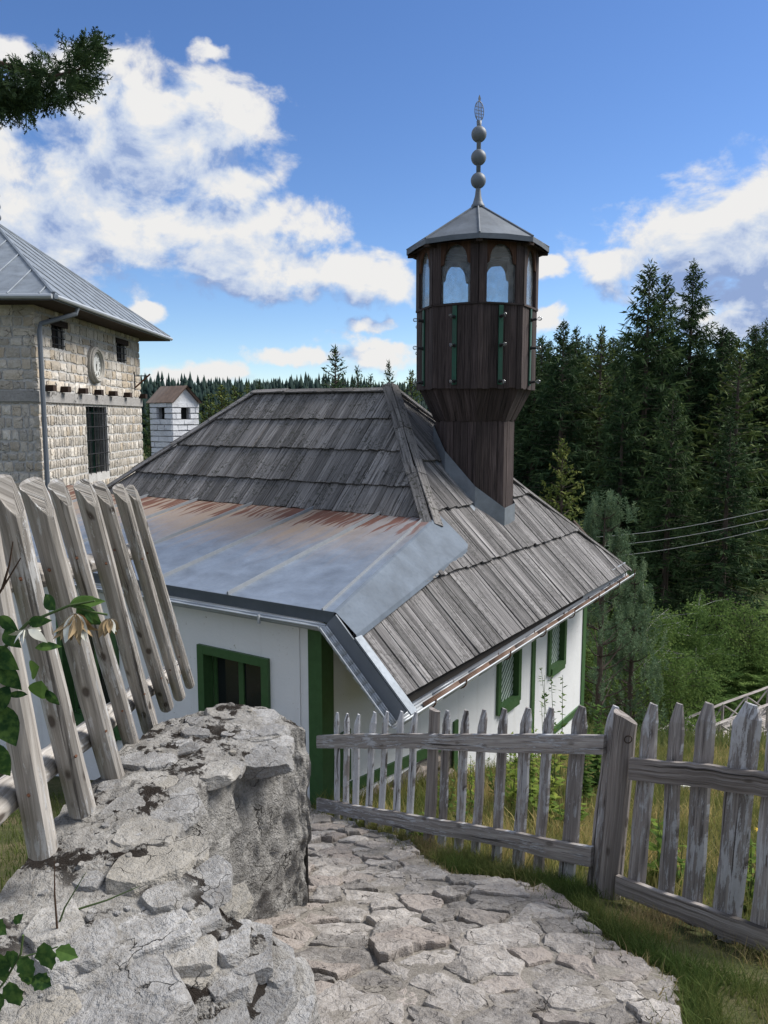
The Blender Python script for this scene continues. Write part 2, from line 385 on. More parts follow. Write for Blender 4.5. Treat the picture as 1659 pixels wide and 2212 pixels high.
def zinc(name, col, rust=False, rough=.5, met=.3):
    def b(q):
        P = objc(q) if rust else pos(q)
        n = q.noise(P, 2.6, 4, .6, .3); n2 = q.noise(P, 24, 4, .65)
        c = q.ramp(n, [(.3, tuple(.72 * a for a in col)), (.55, col), (.75, tuple(min(1, 1.22 * a) for a in col))])
        c = q.mix(q.ss(n2, .55, .75, 0, .3), c, tuple(.6 * a for a in col))
        ro = q.m('MULTIPLY_ADD', n2, .3, rough - .1)
        mt = met
        if rust:
            x, y, z = q.sep(P)[:3]
            sx = q.m('ADD', x, q.m('MULTIPLY_ADD', q.noise(P, 1.4, 2), .25, -.12))
            st = q.noise(q.comb(q.m('MULTIPLY', sx, 9.0), q.m('MULTIPLY', y, .55), 0.0), 1.0, 4, .6)
            band = q.noise(q.comb(q.m('MULTIPLY', x, .9), 0.0, 3.0), 1.0, 2)
            top = q.ss(y, .2, 2.7)
            lf = q.ss(x, .1, -2.2, .30, 1.0)
            k = q.m('ADD', q.m('MULTIPLY', top, .46), q.m('MULTIPLY_ADD', band, .25, -.12))
            och = q.m('MULTIPLY', q.ss(q.m('ADD', q.m('MULTIPLY', st, .6), k), .38, .80), q.m('MULTIPLY', lf, .8))
            fs_ = q.noise(q.comb(q.m('MULTIPLY', sx, 13.0), q.m('MULTIPLY', y, .9), 5.0), 1.0, 3, .55)
            red = q.m('MULTIPLY', q.ss(q.m('ADD', fs_, q.ss(y, 1.2, 2.85, -.42, .06)), .50, .60), q.ss(x, .5, -.8, .35, 1.0))
            c = q.mix(och, c, (.34, .24, .15)); c = q.mix(q.m('MULTIPLY', red, .9), c, (.11, .034, .018))
            mt = q.m('MULTIPLY', q.m('SUBTRACT', 1.0, q.m('MAXIMUM', och, red)), met)
            ro = q.m('ADD', ro, q.m('MULTIPLY', red, .3))
        return c, n2, .002, {'Roughness': ro, 'Metallic': mt}
    return mat(name, b, rough, met, .35)
ZINC = zinc('zinc_sheet', (.215, .245, .28))
ZINCROOF = zinc('zinc_porch_roof', (.20, .24, .30), True, .42)
FLASHZINC = zinc('dark_zinc_flashing', (.12, .15, .19), rough=.72, met=.05)
LEADROOF = zinc('dull_zinc_cap', (.13, .15, .175), rough=.6)
SEAM = plain('seam_metal', (.245, .265, .285), .5, .2, v=.2)
GREYPAINT = plain('grey_painted_metal', (.145, .165, .19), .55, .2, v=.1)
GUTTER = plain('gutter_metal', (.42, .45, .48), .5, .35, v=.12)
FASCIA = plain('dark_blue_fascia', (.075, .09, .105), .5, .3, v=.2)
RUSTY = plain('rusty_metal', (.13, .06, .035), .8, 0, v=.4, scale=30)
GUTTERIN = plain('rusty_gutter_bed', (.15, .095, .07), .85, 0, v=.5, scale=7, dirt=(.32, .32, .32))
RUSTROOF = plain('rusty_brown_sheet', (.19, .135, .105), .8, 0, v=.5, scale=7, dirt=(.27, .23, .20))
def glassmat(name, tint, gl=.25, dust=.18):
    m = bpy.data.materials.new(name); m.use_nodes = True; nt = m.node_tree; nt.nodes.clear(); q = G(nt)
    n = q.noise(pos(q), 9, 5, .7)
    a = q.n('ShaderNodeBsdfTransparent', {'Color': tint}); b = q.n('ShaderNodeBsdfGlossy', {'Roughness': .04, 'Color': (.9, .9, .9)})
    c = q.n('ShaderNodeBsdfDiffuse', {'Color': (.55, .57, .58)})
    fr = q.n('ShaderNodeFresnel', {'IOR': 1.45})
    s = q.n('ShaderNodeMixShader', {0: q.m('MULTIPLY', fr, gl * 2), 1: a, 2: b})
    s = q.n('ShaderNodeMixShader', {0: q.ss(n, .35, .8, dust * .3, dust), 1: s, 2: c})
    q.n('ShaderNodeOutputMaterial', {0: s}); return m
PANE = glassmat('dusty_pane', (.88, .91, .92), .25, .24)
BULB = glassmat('bulb_glass', (.95, .95, .95), .8, .12)

def leafmat(name, a, b_, c, trans=.25, rough=.6, pn=0):
    def f(q):
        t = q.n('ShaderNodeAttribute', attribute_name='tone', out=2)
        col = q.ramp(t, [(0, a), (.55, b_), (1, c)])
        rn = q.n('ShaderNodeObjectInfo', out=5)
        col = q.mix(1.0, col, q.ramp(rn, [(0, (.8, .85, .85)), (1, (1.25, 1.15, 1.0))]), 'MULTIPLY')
        if pn:
            col = q.mix(q.ss(q.noise(pos(q), pn, 3), .4, .65, 0, .8), col, c)
        return col, None
    return mat(name, f, max(rough, .75), spec=.08, trans=trans)
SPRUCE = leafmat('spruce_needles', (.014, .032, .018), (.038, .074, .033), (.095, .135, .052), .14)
PINE = leafmat('pine_needles', (.06, .11, .07), (.13, .20, .12), (.24, .31, .18), .2)
FARPINE = leafmat('far_forest_needles', (.010, .024, .026), (.018, .036, .035), (.034, .054, .042), .05)  # dark bluish tint puts the distance haze into the needle colour
SUNSPRUCE = leafmat('sunlit_tint_spruce_needles', (.035, .06, .02), (.08, .115, .035), (.17, .19, .06), .2)  # sunlit copy of the spruce needles: sunshine painted in as lighter yellow-green
BIRCH = leafmat('birch_leaves', (.055, .10, .032), (.125, .20, .058), (.25, .32, .10), .4)
FERN = leafmat('fern_fronds', (.055, .11, .032), (.13, .22, .06), (.26, .35, .11), .35)
GRASSM = leafmat('grass_blades', (.06, .10, .03), (.13, .16, .055), (.32, .26, .15), .35)
DRYGRASS = leafmat('meadow_grass', (.09, .13, .04), (.21, .22, .085), (.42, .35, .18), .35)
WEED = leafmat('weed_leaves', (.045, .095, .022), (.13, .20, .04), (.30, .36, .08), .35)
DARKLEAF = leafmat('garden_leaves', (.016, .045, .018), (.035, .085, .026), (.09, .16, .04), .3, .4, 55)
CYPRESS = leafmat('cypress_scale_leaves', (.02, .04, .02), (.04, .07, .03), (.08, .12, .045), .2)
BARK = plain('spruce_bark', (.075, .058, .048), .9, v=.4, scale=8, bump=.02)
BIRCHBARK = plain('birch_bark', (.48, .46, .43), .8, v=.3, scale=6)
TWIG = plain('twig_brown', (.06, .035, .022), .8, v=.3, scale=30)
STEM = plain('green_stem', (.07, .11, .035), .6, v=.2, scale=30)
PETALW = plain('faded_white_petal', (.62, .62, .55), .7, v=.12, scale=60)
PETALB = plain('wilted_brown_petal', (.30, .215, .115), .8, v=.5, scale=45)
YELLOW = plain('yellow_petal', (.70, .45, .03), .6)

# ------------------------------------------------------------------ terrain
def sstep(x, a, b):
    t = np.clip((np.asarray(x, float) - a) / (b - a), 0, 1); return t * t * (3 - 2 * t)
def gz(x, y):
    """height of the ground: a steep lawn falling to a flat valley floor, wooded hill far behind"""
    x = np.asarray(x, float); y = np.asarray(y, float)
    z = -1.45 - .352 * np.where(y > 0, y, .6 * y)
    z = np.where(z > -10.2, z, -11.6 + 1.4 * np.exp((z + 10.2) / 1.4))
    z = z - 1.5 * sstep(y, 16.5, 20.5) * sstep(y, 33, 27) * sstep(x, 5.5, 8.5)      # stream gully under the footbridge
    far = np.hypot(x, y)
    z = z - .08 * sstep(x, 1.2, 2.0) * sstep(y, 8, 5) + 14.5 * sstep(far, 110, 470) + 2.0 * sstep(far, 440, 600)
    z = z + .55 * np.sin(x * .11 + 1) * np.sin(y * .09) * sstep(far, 26, 50) + 3.0 * np.sin(x * .013 + 2.2) * sstep(far, 200, 420)
    return z
def axis(lo, hi, fine0, fine1, step):
    a = list(np.arange(fine0, fine1, step)); v, s = fine1, step
    while v < hi: a.append(v); s *= 1.16; v += s
    a.append(hi); v, s = fine0, step; b = []
    while v > lo: s *= 1.16; v -= s; b.append(max(v, lo))
    return np.array(b[::-1] + a)
def groundmat():
    def b(q):
        P = pos(q); n = q.noise(P, 1.3, 6, .65); n2 = q.noise(P, 30, 5, .7); n3 = q.noise(P, .08, 3)
        c = q.ramp(n, [(.3, (.045, .06, .022)), (.5, (.09, .095, .04)), (.68, (.17, .14, .08))])
        c = q.mix(q.ss(n2, .45, .7, 0, .6), c, (.05, .042, .025))
        c = q.mix(q.ss(n3, .4, .6, 0, .5), c, (.04, .065, .022))
        return c, n2, .03
    return mat('meadow_ground', b, .95, spec=.1)
GROUNDM = groundmat()
xs = axis(-900, 900, -5, 6, .22); ys = axis(-25, 1100, .5, 18, .22)
XX, YY = np.meshgrid(xs, ys); ZZ = gz(XX, YY)
for (sc_, am) in ((.9, .035), (2.7, .015)):
    ZZ += am * sstep(np.hypot(XX, YY - 5), 7, 14) * np.sin(XX * sc_ * 1.7 + np.sin(YY * sc_)) * np.sin(YY * sc_ * 1.3 + .7 * np.sin(XX * sc_ * .8))
V = np.stack([XX, YY, ZZ], -1).reshape(-1, 3); nx, ny = len(xs), len(ys)
ii = (np.arange(ny - 1)[:, None] * nx + np.arange(nx - 1)[None, :]).ravel()
F = np.stack([ii, ii + 1, ii + nx + 1, ii + nx], -1)
tag(newobj('ground', np_mesh('ground', V, F, GROUNDM, smooth=True)), 'sloping meadow ground falling away to the valley below', None, None, 'structure')

# ------------------------------------------------------------------ the mosque (local axes: x along the front, y into the house)
AZ = R(32); HC = aty(697, 1740, 8.2)
house = thing('mosque', 'white plastered mosque with green timber trim under a grey shingled hip roof', 'mosque', (HC.x, HC.y, 0), -AZ)
HM = Matrix.Translation((HC.x, HC.y, 0)) @ Matrix.Rotation(-AZ, 4, 'Z')
def sidez(s, m): return -1.753 - 1.05 * s - .02 * m          # side slope of the roof
def porchz(m): return -1.994 + .179 * m                      # low sheet-metal porch roof
R1 = Vector((-2.16, 5.0, .457)); R2 = Vector((-5.27, 5.0, .43))

def wallgrid(mb, a0, a1, z0, z1, holes, put):
    """boxes filling a wall minus its window openings; put(a0,a1,z0,z1) adds one box"""
    A = sorted({a0, a1, *[h[0] for h in holes], *[h[1] for h in holes]})
    for i in range(len(A) - 1):
        hs = [h for h in holes if h[0] < (A[i] + A[i + 1]) / 2 < h[1]]
        Z = sorted({z0, z1, *[h[2] for h in hs], *[h[3] for h in hs]})
        for j in range(len(Z) - 1):
            c = (Z[j] + Z[j + 1]) / 2
            if not any(h[2] < c < h[3] for h in hs): put(A[i], A[i + 1], Z[j], Z[j + 1])
SW = Matrix.Rotation(R(-2.2), 4, 'Z')                        # the side wall is not quite square to the front
SIDEWIN = [(4.50, 5.21, -4.66, -3.30), (6.60, 7.28, -4.60, -3.30)]
FRONTWIN = [(-1.78, -.82, -3.95, -2.84), (-4.55, -3.45, -4.25, -2.80), (-6.9, -5.9, -3.95, -2.84)]
mb = MB()
def put_side(a, b, c, d): mb.box(-.30, 0, a, b, c, d)
wallgrid(mb, .0, 3.05, -4.62, -2.12, [(.75, 1.25, -2.95, -2.62)], put_side)
wallgrid(mb, 3.05, 7.40, -5.80, -2.38, SIDEWIN, put_side); wallgrid(mb, 7.40, 8.50, -5.80, -2.92, [], put_side)
mb.build('side_wall', PLASTER, house, SW)
mb = MB()
def put_front(a, b, c, d): mb.box(a, b, 0, .30, c, d)
wallgrid(mb, -8.6, -.302, -4.9, -2.12, FRONTWIN, put_front)
mb.build('front_wall', PLASTER, house)
mb = MB(); mb.box(-8.6, -8.3, .302, 8.15, -6.6, -2.12); mb.box(-8.6, .0, 8.152, 8.45, -7.4, -2.92); mb.build('rear_wall', PLASTER, house)
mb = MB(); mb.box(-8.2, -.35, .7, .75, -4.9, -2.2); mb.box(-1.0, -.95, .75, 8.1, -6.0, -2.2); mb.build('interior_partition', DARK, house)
# foundation: whitewashed below, bare rubble under the porch end
mb = MB(); mb.box(-.28, .012, 3.06, 8.48, -8.2, -5.94); mb.build('foundation', PLASTER, house, SW)
mb = MB(); mb.box(-8.55, -.29, -.0, .28, -6.0, -4.902); mb.build('foundation', PLASTER, house)
mb = MB(); mb.box(-.28, -.02, .25, 3.04, -6.4, -4.622); fnd = mb.build('rubble_foundation', MORTARBED, house, SW)
random.seed(3)
for i in range(80):
    m = rnd(.35, 2.98); z = rnd(-5.75, -4.46 - .125 * m); r = rnd(.07, .15)
    mb = MB(); vs = []
    for (a, b, c) in [(math.cos(t) * math.cos(p), math.sin(t) * math.cos(p), math.sin(p)) for p in (-1.57, -.6, .5, 1.57) for t in ((0, 1.25, 2.5, 3.77, 5.0) if abs(p) < 1 else (0,))]:
        k = rnd(.8, 1.15); vs.append((a * r * .5 * k, b * r * 1.2 * k, c * r * .8 * k))
    fs = [(0, 1 + (j + 1) % 5, 1 + j) for j in range(5)] + [(1 + j, 1 + (j + 1) % 5, 6 + (j + 1) % 5, 6 + j) for j in range(5)] + [(11, 6 + j, 6 + (j + 1) % 5) for j in range(5)]
    mb.raw(vs, fs); mb.build('stone', RUBBLE, fnd, Matrix.Translation((.0, m, z)))
def bar(name, x0, x1, y0, y1, z0, z1, m=GREEN, par=None, grain='z', M=SW):
    return MB().box(x0, x1, y0, y1, z0, z1, grain=grain).build(name, m, par or house, M)
bar('corner_post', -.165, .022, -.022, .20, -4.62, -2.13, M=None)
bar('corner_post', -.16, .02, 8.34, 8.52, -5.96, -2.92)
bar('wall_post', 0.001, .028, 5.79, 5.93, -5.80, -2.40)
bar('wall_post', 0.001, .03, 3.0, 3.12, -5.5, -4.37)
bar('sill_beam', -.02, .035, 0, 2.82, -.07, .07, M=SW @ Matrix.Translation((0, .21, -4.29)) @ Matrix.Rotation(-math.atan(.125), 4, 'X'))
bar('sill_beam', -.02, .035, 3.125, 8.34, -5.93, -5.80)
bar('door_board', .001, .03, .21, .50, -4.22, -3.60)
bar('vent_recess', -.2, -.12, .76, 1.24, -2.94, -2.63, DARK)
bar('vent_shelf', -.02, .05, .72, 1.28, -3.0, -2.952, DARKBEAM)
def window(ax, a0, a1, z0, z1, lattice):
    """ax 'x': in the front wall, 'y': in the side wall; frame proud of the plaster, lattice or panes behind"""
    w = newobj('window', None, house, SW if ax == 'y' else None)
    def B(name, a, b, z0, z1, d0, d1, m, par, shear=None):   # d: depth into the wall
        q = MB()
        if ax == 'x': q.box(a, b, d0, d1, z0, z1)
        else: q.box(-d1, -d0, a, b, z0, z1)
        return q.build(name, m, par)
    t = .085
    B('frame', a0 - t, a0 + .02, z0 - t, z1 + t, -.045, .12, GREEN, w); B('frame', a1 - .02, a1 + t, z0 - t, z1 + t, -.045, .12, GREEN, w)
    B('frame', a0 + .021, a1 - .021, z1 - .02, z1 + t, -.043, .12, GREEN, w); B('frame', a0 + .021, a1 - .021, z0 - t - .04, z0 + .02, -.07, .12, GREEN, w)
    B('sash', a0 + .02, a0 + .075, z0 + .02, z1 - .02, .125, .17, GREEN, w); B('sash', a1 - .075, a1 - .02, z0 + .02, z1 - .02, .125, .17, GREEN, w)
    B('sash', a0 + .076, a1 - .076, z1 - .075, z1 - .02, .125, .17, GREEN, w); B('sash', a0 + .076, a1 - .076, z0 + .02, z0 + .075, .125, .17, GREEN, w)
    mid = (a0 + a1) / 2
    if lattice:
        q = []
        for sgn, d in ((1, .06), (-1, .085)):
            k = -1.2
            while k < 1.8 + 1.2:
                # diagonal slats of the screen, clipped to the opening
                c = a0 + k; lo, hi = z0 + .02, z1 - .02; e_ = .026
                pts = [(c - e_, lo), (c + e_, lo), (c + e_ + sgn * (hi - lo), hi), (c - e_ + sgn * (hi - lo), hi)]
                pts = clip(clip(pts, 1, 0, a1 - .02), -1, 0, -(a0 + .02))
                if len(pts) >= 3 and sgn == 1:
                    mbq = MB(); A = [( -d, a, z) for a, z in pts]; Bq = [(-d - .014, a, z) for a, z in pts]
                    mbq.face(A); mbq.face(Bq[::-1])
                    for i in range(len(pts)):
                        j = (i + 1) % len(pts); mbq.face([A[i], Bq[i], Bq[j], A[j]])
                    mbq.build('lattice_slat', LATTICE, w)
                k += .115
        B('pane', a0, a1, z0, z1, .20, .21, GLASSD, w)
    else:
        B('mullion', mid - .04, mid + .04, z0 + .076, z1 - .076, .122, .172, GREEN, w)
        B('pane', a0 + .075, mid - .04, z0 + .075, z1 - .075, .145, .15, GLASSD, w); B('pane', mid + .04, a1 - .075, z0 + .075, z1 - .075, .145, .15, GLASSD, w)
    return w
for h in SIDEWIN: window('y', *h, True)
for h in FRONTWIN: window('x', *h, False)

# ---- roof body under the shingles
mb = MB()
E1, E2 = Vector((1.06, -.12, sidez(1.06, -.12))), Vector((1.0, 8.72, sidez(1.0, 8.72)))
L1, L2 = Vector((-9.1, 1.2, -2.9)), Vector((-9.1, 8.72, -3.0)); dz = Vector((0, 0, -.03))
fr0, fl0 = Vector((-.40, 3.15, -1.44)), Vector((-7.55, 3.15, -1.46))
P0, P1 = Vector((.22, -.12, sidez(.22, -.12) - .06)), Vector((-.37, 3.15, sidez(-.37, 3.15) - .05))
for f in ([R1, R2, fl0, fr0], [R1, fr0, P1, P0, E1, E2], [R2, R1, E2, L2], [R2, L2, L1, fl0]):
    mb.face([v + dz for v in f]); mb.face([v + dz + Vector((0, 0, -.07)) for v in f][::-1])
for a, b in ((E1, E2), (E2, L2), (L2, L1), (P0, E1)):
    mb.face([a + dz, b + dz, b + dz + Vector((0, 0, -.07)), a + dz + Vector((0, 0, -.07))])
roof = mb.build('roof', ROOFDECK, house)
def shingles(O, ex, ey, polys, courses, wr, th, store, overlap=.28, lift=.05, jit=1.0):
    """lay split shingles in courses on a slope; polygons in (a along eave, b up slope)"""
    base = frame(O, ex, ey)
    for ci, (b0, b1) in enumerate(courses):
        for region in polys:
            a = min(p[0] for p in region) - rnd(0, .1); amax = max(p[0] for p in region)
            while a < amax:
                w = rnd(*wr); j0 = rnd(-.035, .03) * jit; sk = rnd(-.012, .012)
                q = [(a, b0 + j0), (a + w - rnd(.003, .016), b0 + j0 + rnd(-.015, .015) * jit), (a + w + sk, b1 + overlap), (a + sk, b1 + overlap)]
                q = clip_convex(q, region)
                if len(q) >= 3 and area(q) > .0025:
                    store.append((base, q, b0, b1 + overlap, ci, th * rnd(.8, 1.25), lift * (1 + rnd(-.2, .25) * jit), rnd(-.010, .010) * jit, a, w))
                a += w
def lay(store, material, n_single, score):
    order = sorted(range(len(store)), key=lambda i: -score(store[i])); single = set(order[:n_single]); rest = MB()
    for i, (base, q, b0, b1, ci, th, lift, tw, a, w) in enumerate(store):
        ox, oy = a + w / 2, b0; p = pid()
        pl = [(x - ox, y - oy) for x, y in q]
        lo = lambda x, y: lift * (1 - y / (b1 - b0)) + tw * (x / w) * 2 * max(0.0, 1 - y / .6) + .003 * ci
        hi = lambda x, y: lo(x, y) + th
        m = MB().prism(pl, 0, 0, lo, hi, lambda x, y: (p + x, y))
        M = base @ Matrix.Translation((ox, oy, 0))
        if i in single: m.build('shingle', material, roof, M)
        else: rest.raw([M @ Vector(v) for v in m.v], m.f, None); rest.uv[-len(m.uv):] = m.uv
    if rest.v: rest.build('small_shingles', material, roof, kind='stuff')
# front slope
random.seed(11)
sl = (R1.z + 1.44) / (R1.y - 3.15); ln = math.hypot(R1.z + 1.44, R1.y - 3.15)
O = Vector((0, 3.15, -1.44)); ey = Vector((0, R1.y - 3.15, R1.z + 1.44)).normalized()
front = []
poly = [(-7.55, -.10), (-.36, -.10), (R1.x, ln), (R2.x, ln)]
c4 = ln / 4
shingles(O, (1, 0, 0), ey, [poly], [(-.06, .50), (.50, 1.22), (1.22, 1.92), (1.92, ln)], (.085, .155), .018, front, jit=.4)
# side slope, split where it runs under the porch sheet
side = []
ex = Vector((0, 1, -.02)).normalized(); eyv = Vector((-1, 0, 1.05)).normalized(); O2 = Vector((1.06, 0, sidez(1.06, 0)))
up = lambda s: (1.06 - s) * math.hypot(1, 1.05)
def SP(s, m): return (m, up(s))
shA = [SP(1.06, 8.74), SP(1.06, 3.16), SP(-.36, 3.16), SP(R1.x, 5.0)]
shB = [SP(1.06, 3.16), SP(1.06, -.14), SP(.49, -.14), SP(.09, 3.16)]   # its top edge tucks under the flashing
def ccw(p): return p if area(p) > 0 else p[::-1]
H4 = up(R1.x)
courses = [(-.06, 1.12), (1.12, 2.12), (2.12, 3.05), (3.05, H4)]
shingles(O2, ex, eyv, [ccw(shA), ccw(shB)], courses, (.085, .185), .03, side, overlap=.3, lift=.06, jit=.6)
lay(front, SHINGLE, 165, lambda t: -t[4] * 10 + t[8] * .3)
lay(side, SIDE_SHINGLE, 135, lambda t: -t[4] * 10 - abs(t[8] * .2))
# hip and ridge cover boards
def coverboard(p, q, wid, th, n, over=.12, m=SHINGLE, nrm=Vector((0, 0, 1)), lift=.045):
    p, q = Vector(p), Vector(q); d = (q - p); L = d.length / n; d.normalize()
    x = d.cross(nrm).normalized()
    for i in range(n):
        o = p + d * (L * i)
        for s in (-1, 1):
            mb = MB(); mb.box(min(0, s * wid) + (.003 if s > 0 else -.003), max(0, s * wid), -.02, L + over, 0, th, grain='y')
            M = frame(o + nrm * (lift + .012 * (n - i)), x, d) @ Matrix.Rotation(s * .42, 4, 'Y') @ Matrix.Rotation(rnd(-.02, .02), 4, 'Z')
            mb.build('cover_board', m, roof, M)
coverboard(R1 + Vector((-.03, 0, .06)), fr0 + Vector((.10, -.12, -.03)), .15, .025, 3, nrm=Vector((.45, -.45, .77)))
coverboard(R2, R1, .14, .025, 4, over=.04, lift=.04)
coverboard(R2, fl0 + Vector((-.05, -.05, 0)), .12, .025, 4, nrm=Vector((-.45, -.45, .77)))
coverboard(R1, E2, .12, .025, 4, nrm=Vector((.45, .45, .77)))
# rafter ends under the side eave
for m in np.arange(.6, 8.6, .88):
    mb = MB(); mb.box(0, 1.34, -.05, .05, -.10, 0, grain='x')
    mb.build('rafter_end', DARKBEAM, roof, Matrix.Translation((.02, float(m), sidez(.02, m) - .12)) @ Matrix.Rotation(math.atan(1.05), 4, 'Y'))

# ---- sheet-metal porch roof: tray panels between standing seams
seams = [.17, .08, -1.19, -2.45, -3.72, -4.98, -6.25, -7.5, -9.0]
def crease(m): return .33 - .179 * (m + .2)
mroof = newobj('porch_roof', None, house)
for i in range(1, len(seams) - 1):
    a, b = seams[i + 1], seams[i]; mb = MB(); N = 10
    for k in range(N):
        m0, m1 = -.2 + 3.62 * k / N, -.2 + 3.62 * (k + 1) / N
        z0, z1 = porchz(m0), porchz(m1); s0 = b + .0 if i > 1 else crease(m0) ; s1 = b if i > 1 else crease(m1)
        mb.face([(a, m0, z0), (s0, m0, z0), (s1, m1, z1), (a, m1, z1)])
    mb.face([(a, -.2, porchz(-.2) - .03), (b if i > 1 else crease(-.2), -.2, porchz(-.2) - .03), (b if i > 1 else crease(-.2), -.2, porchz(-.2)), (a, -.2, porchz(-.2))])
    mb.build('sheet_panel', ZINCROOF, mroof)
for i in range(1, len(seams) - 1):
    s = seams[i]; mb = MB()
    k = .6 if i == 1 else 3.35
    if i == 1:
        for (m0, m1) in ((-.2, 3.0),):
            o0, o1 = crease(m0) - .16, crease(m1) - .16
            mb.raw([(o0 - .013, m0, porchz(m0) - .002), (o0 + .013, m0, porchz(m0) - .002), (o0 + .008, m0, porchz(m0) + .03), (o0 - .008, m0, porchz(m0) + .03),
                    (o1 - .013, m1, porchz(m1) - .002), (o1 + .013, m1, porchz(m1) - .002), (o1 + .008, m1, porchz(m1) + .03), (o1 - .008, m1, porchz(m1) + .03)],
                   [(0, 1, 2, 3), (1, 5, 6, 2), (2, 6, 7, 3), (3, 7, 4, 0)])
    else:
        m0, m1 = -.19, 3.3
        mb.raw([(s - .017, m0, porchz(m0) - .002), (s + .017, m0, porchz(m0) - .002), (s + .010, m0, porchz(m0) + .042), (s - .010, m0, porchz(m0) + .042),
                (s - .017, m1, porchz(m1) - .002), (s + .017, m1, porchz(m1) - .002), (s + .010, m1, porchz(m1) + .042), (s - .010, m1, porchz(m1) + .042)],
               [(0, 1, 2, 3), (1, 5, 6, 2), (2, 6, 7, 3), (3, 7, 4, 0)])
    mb.build('standing_seam', SEAM, mroof)
# side flashing folded down over the shingles, in two lapped lengths
def flash(m0, m1, off):
    mb = MB(); N = 6
    for k in range(N):
        a, b = m0 + (m1 - m0) * k / N, m0 + (m1 - m0) * (k + 1) / N
        lo = lambda m: .60 - (.60 - .19) * (m + .2) / 3.36
        P = []
        for m in (a, b):
            c = crease(m); l = lo(m)
            P.append([(c - .02, m, porchz(m) + .006 + off), (c + .02, m, porchz(m) - .004 + off), (l, m, sidez(l, m) + .15 + off), (l + .02, m, sidez(l + .02, m) + .115 + off)])
        for j in range(3): mb.face([P[0][j], P[0][j + 1], P[1][j + 1], P[1][j]])
    return mb.build('side_flashing', FLASHZINC, mroof, smooth=False)
flash(-.2, 2.02, .010); flash(1.98, 3.25, .003)
mb = MB(); c = crease(3.25); mb.face([(c, 3.25, porchz(3.25)), (.19, 3.25, sidez(.19, 3.25) + .15), (.10, 3.46, sidez(.10, 3.46) + .11), (c - .1, 3.42, porchz(3.42))]); mb.build('flashing_end', FLASHZINC, mroof)
mb = MB(); mb.box(-9.0, crease(-.2) + .0, -.215, -.203, -.115, .012, M=Matrix.Translation((0, 0, porchz(-.2)))); mb.build('front_fascia', FASCIA, mroof)
mb = MB(); mb.box(-9.0, .15, -.2, 0.0, -.14, -.12, M=Matrix.Translation((0, 0, porchz(-.2)))); mb.build('porch_soffit', PLASTER, mroof)
def gutter(p, q, up_, out, rad=.075, name='gutter', m=GUTTER, sag=0.0):
    """half-round open gutter"""
    p, q = Vector(p), Vector(q); out = Vector(out).normalized(); up_ = Vector(up_); mb = MB(); N = 8; K = 10
    rows = []
    for k in range(K + 1):
        c = p.lerp(q, k / K); c.z -= sag * math.sin(math.pi * k / K)
        rows.append([c + out * (math.cos(t) * rad) + up_ * (-math.sin(t) * rad) for t in [math.pi * j / N for j in range(N + 1)]])
    for k in range(K):
        for j in range(N): mb.face([rows[k][j], rows[k][j + 1], rows[k + 1][j + 1], rows[k + 1][j]])
    o = mb.build(name, m, house, smooth=True)
    sd = o.modifiers.new('thick', 'SOLIDIFY'); sd.thickness = .006
    return o
gz_e = -3.02
gutter((1.10, -.26, gz_e), (1.06, 9.02, gz_e - .10), (0, 0, 1), (1, 0, 0), .082)
gutter((1.10, .4, gz_e - .03), (1.06, 9.0, gz_e - .13), (0, 0, 1), (1, 0, 0), .046, 'gutter_bed', GUTTERIN)
MB().tube([(1.185, -.26, gz_e), (1.145, 9.02, gz_e - .10)], .011, 6).build('gutter_lip', GUTTER, house)
MB().box(1.0, 1.018, -.2, 8.75, -3.08, -2.86).build('eave_board', GUTTER, house)
for m in (.45, 1.2, 2.5, 3.8, 5.1, 6.4, 7.7, 8.8):
    pts = [(1.10 + math.cos(t) * .089, m, gz_e - .011 * m - math.sin(t) * .089) for t in [math.pi * k / 7 for k in range(8)]]
    MB().tube([(1.0, m, gz_e + .1)] + pts[::-1] + [(1.195, m, gz_e + .02)], .009, 5).build('gutter_bracket', RUSTY, house)
gutter((-9.1, -.30, -2.20), (.24, -.30, -2.15), (0, 0, 1), (0, -1, 0), .065)
MB().tube([(-9.1, -.367, -2.20), (.24, -.367, -2.15)], .009, 6).build('gutter_lip', GUTTER, house)
for s in (-.55, -2.3, -4.0): MB().box(s - .01, s + .01, -.40, -.37, -2.225, -2.13).build('gutter_bracket', GUTTER, house)
# sloping gutter and barge board that closes the cut end of the side slope
va, vb = Vector((.26, -.30, -2.16)), Vector((1.12, -.30, -3.03)); dv = (vb - va).normalized(); nv = Vector((-dv.z, 0, dv.x))
if nv.z < 0: nv = -nv
gutter(va, vb, nv, (0, -1, 0), .06)
MB().tube([va + Vector((0, -.062, 0)), vb + Vector((0, -.062, 0))], .009, 6).build('gutter_lip', GUTTER, house)
M = frame(va + Vector((0, .05, 0)) + nv * .10, dv, (0, 1, 0))
b_ = MB(); b_.box(.0, (vb - va).length, .0, .02, -.19, .03); b_.build('barge_board', GREYPAINT, house, Matrix(((dv.x, 0, nv.x, va.x), (dv.y, 1, nv.y, -.235), (dv.z, 0, nv.z, va.z + .02), (0, 0, 0, 1))) @ Matrix.Translation((0, 0, .12)))
b_ = MB(); b_.box(.32, (vb - va).length + .05, -.02, .10, .0, .02); b_.build('barge_flashing', ZINC, house, Matrix(((dv.x, 0, nv.x, va.x), (dv.y, 1, nv.y, -.215), (dv.z, 0, nv.z, va.z + .02), (0, 0, 0, 1))) @ Matrix.Translation((0, 0, .16)))

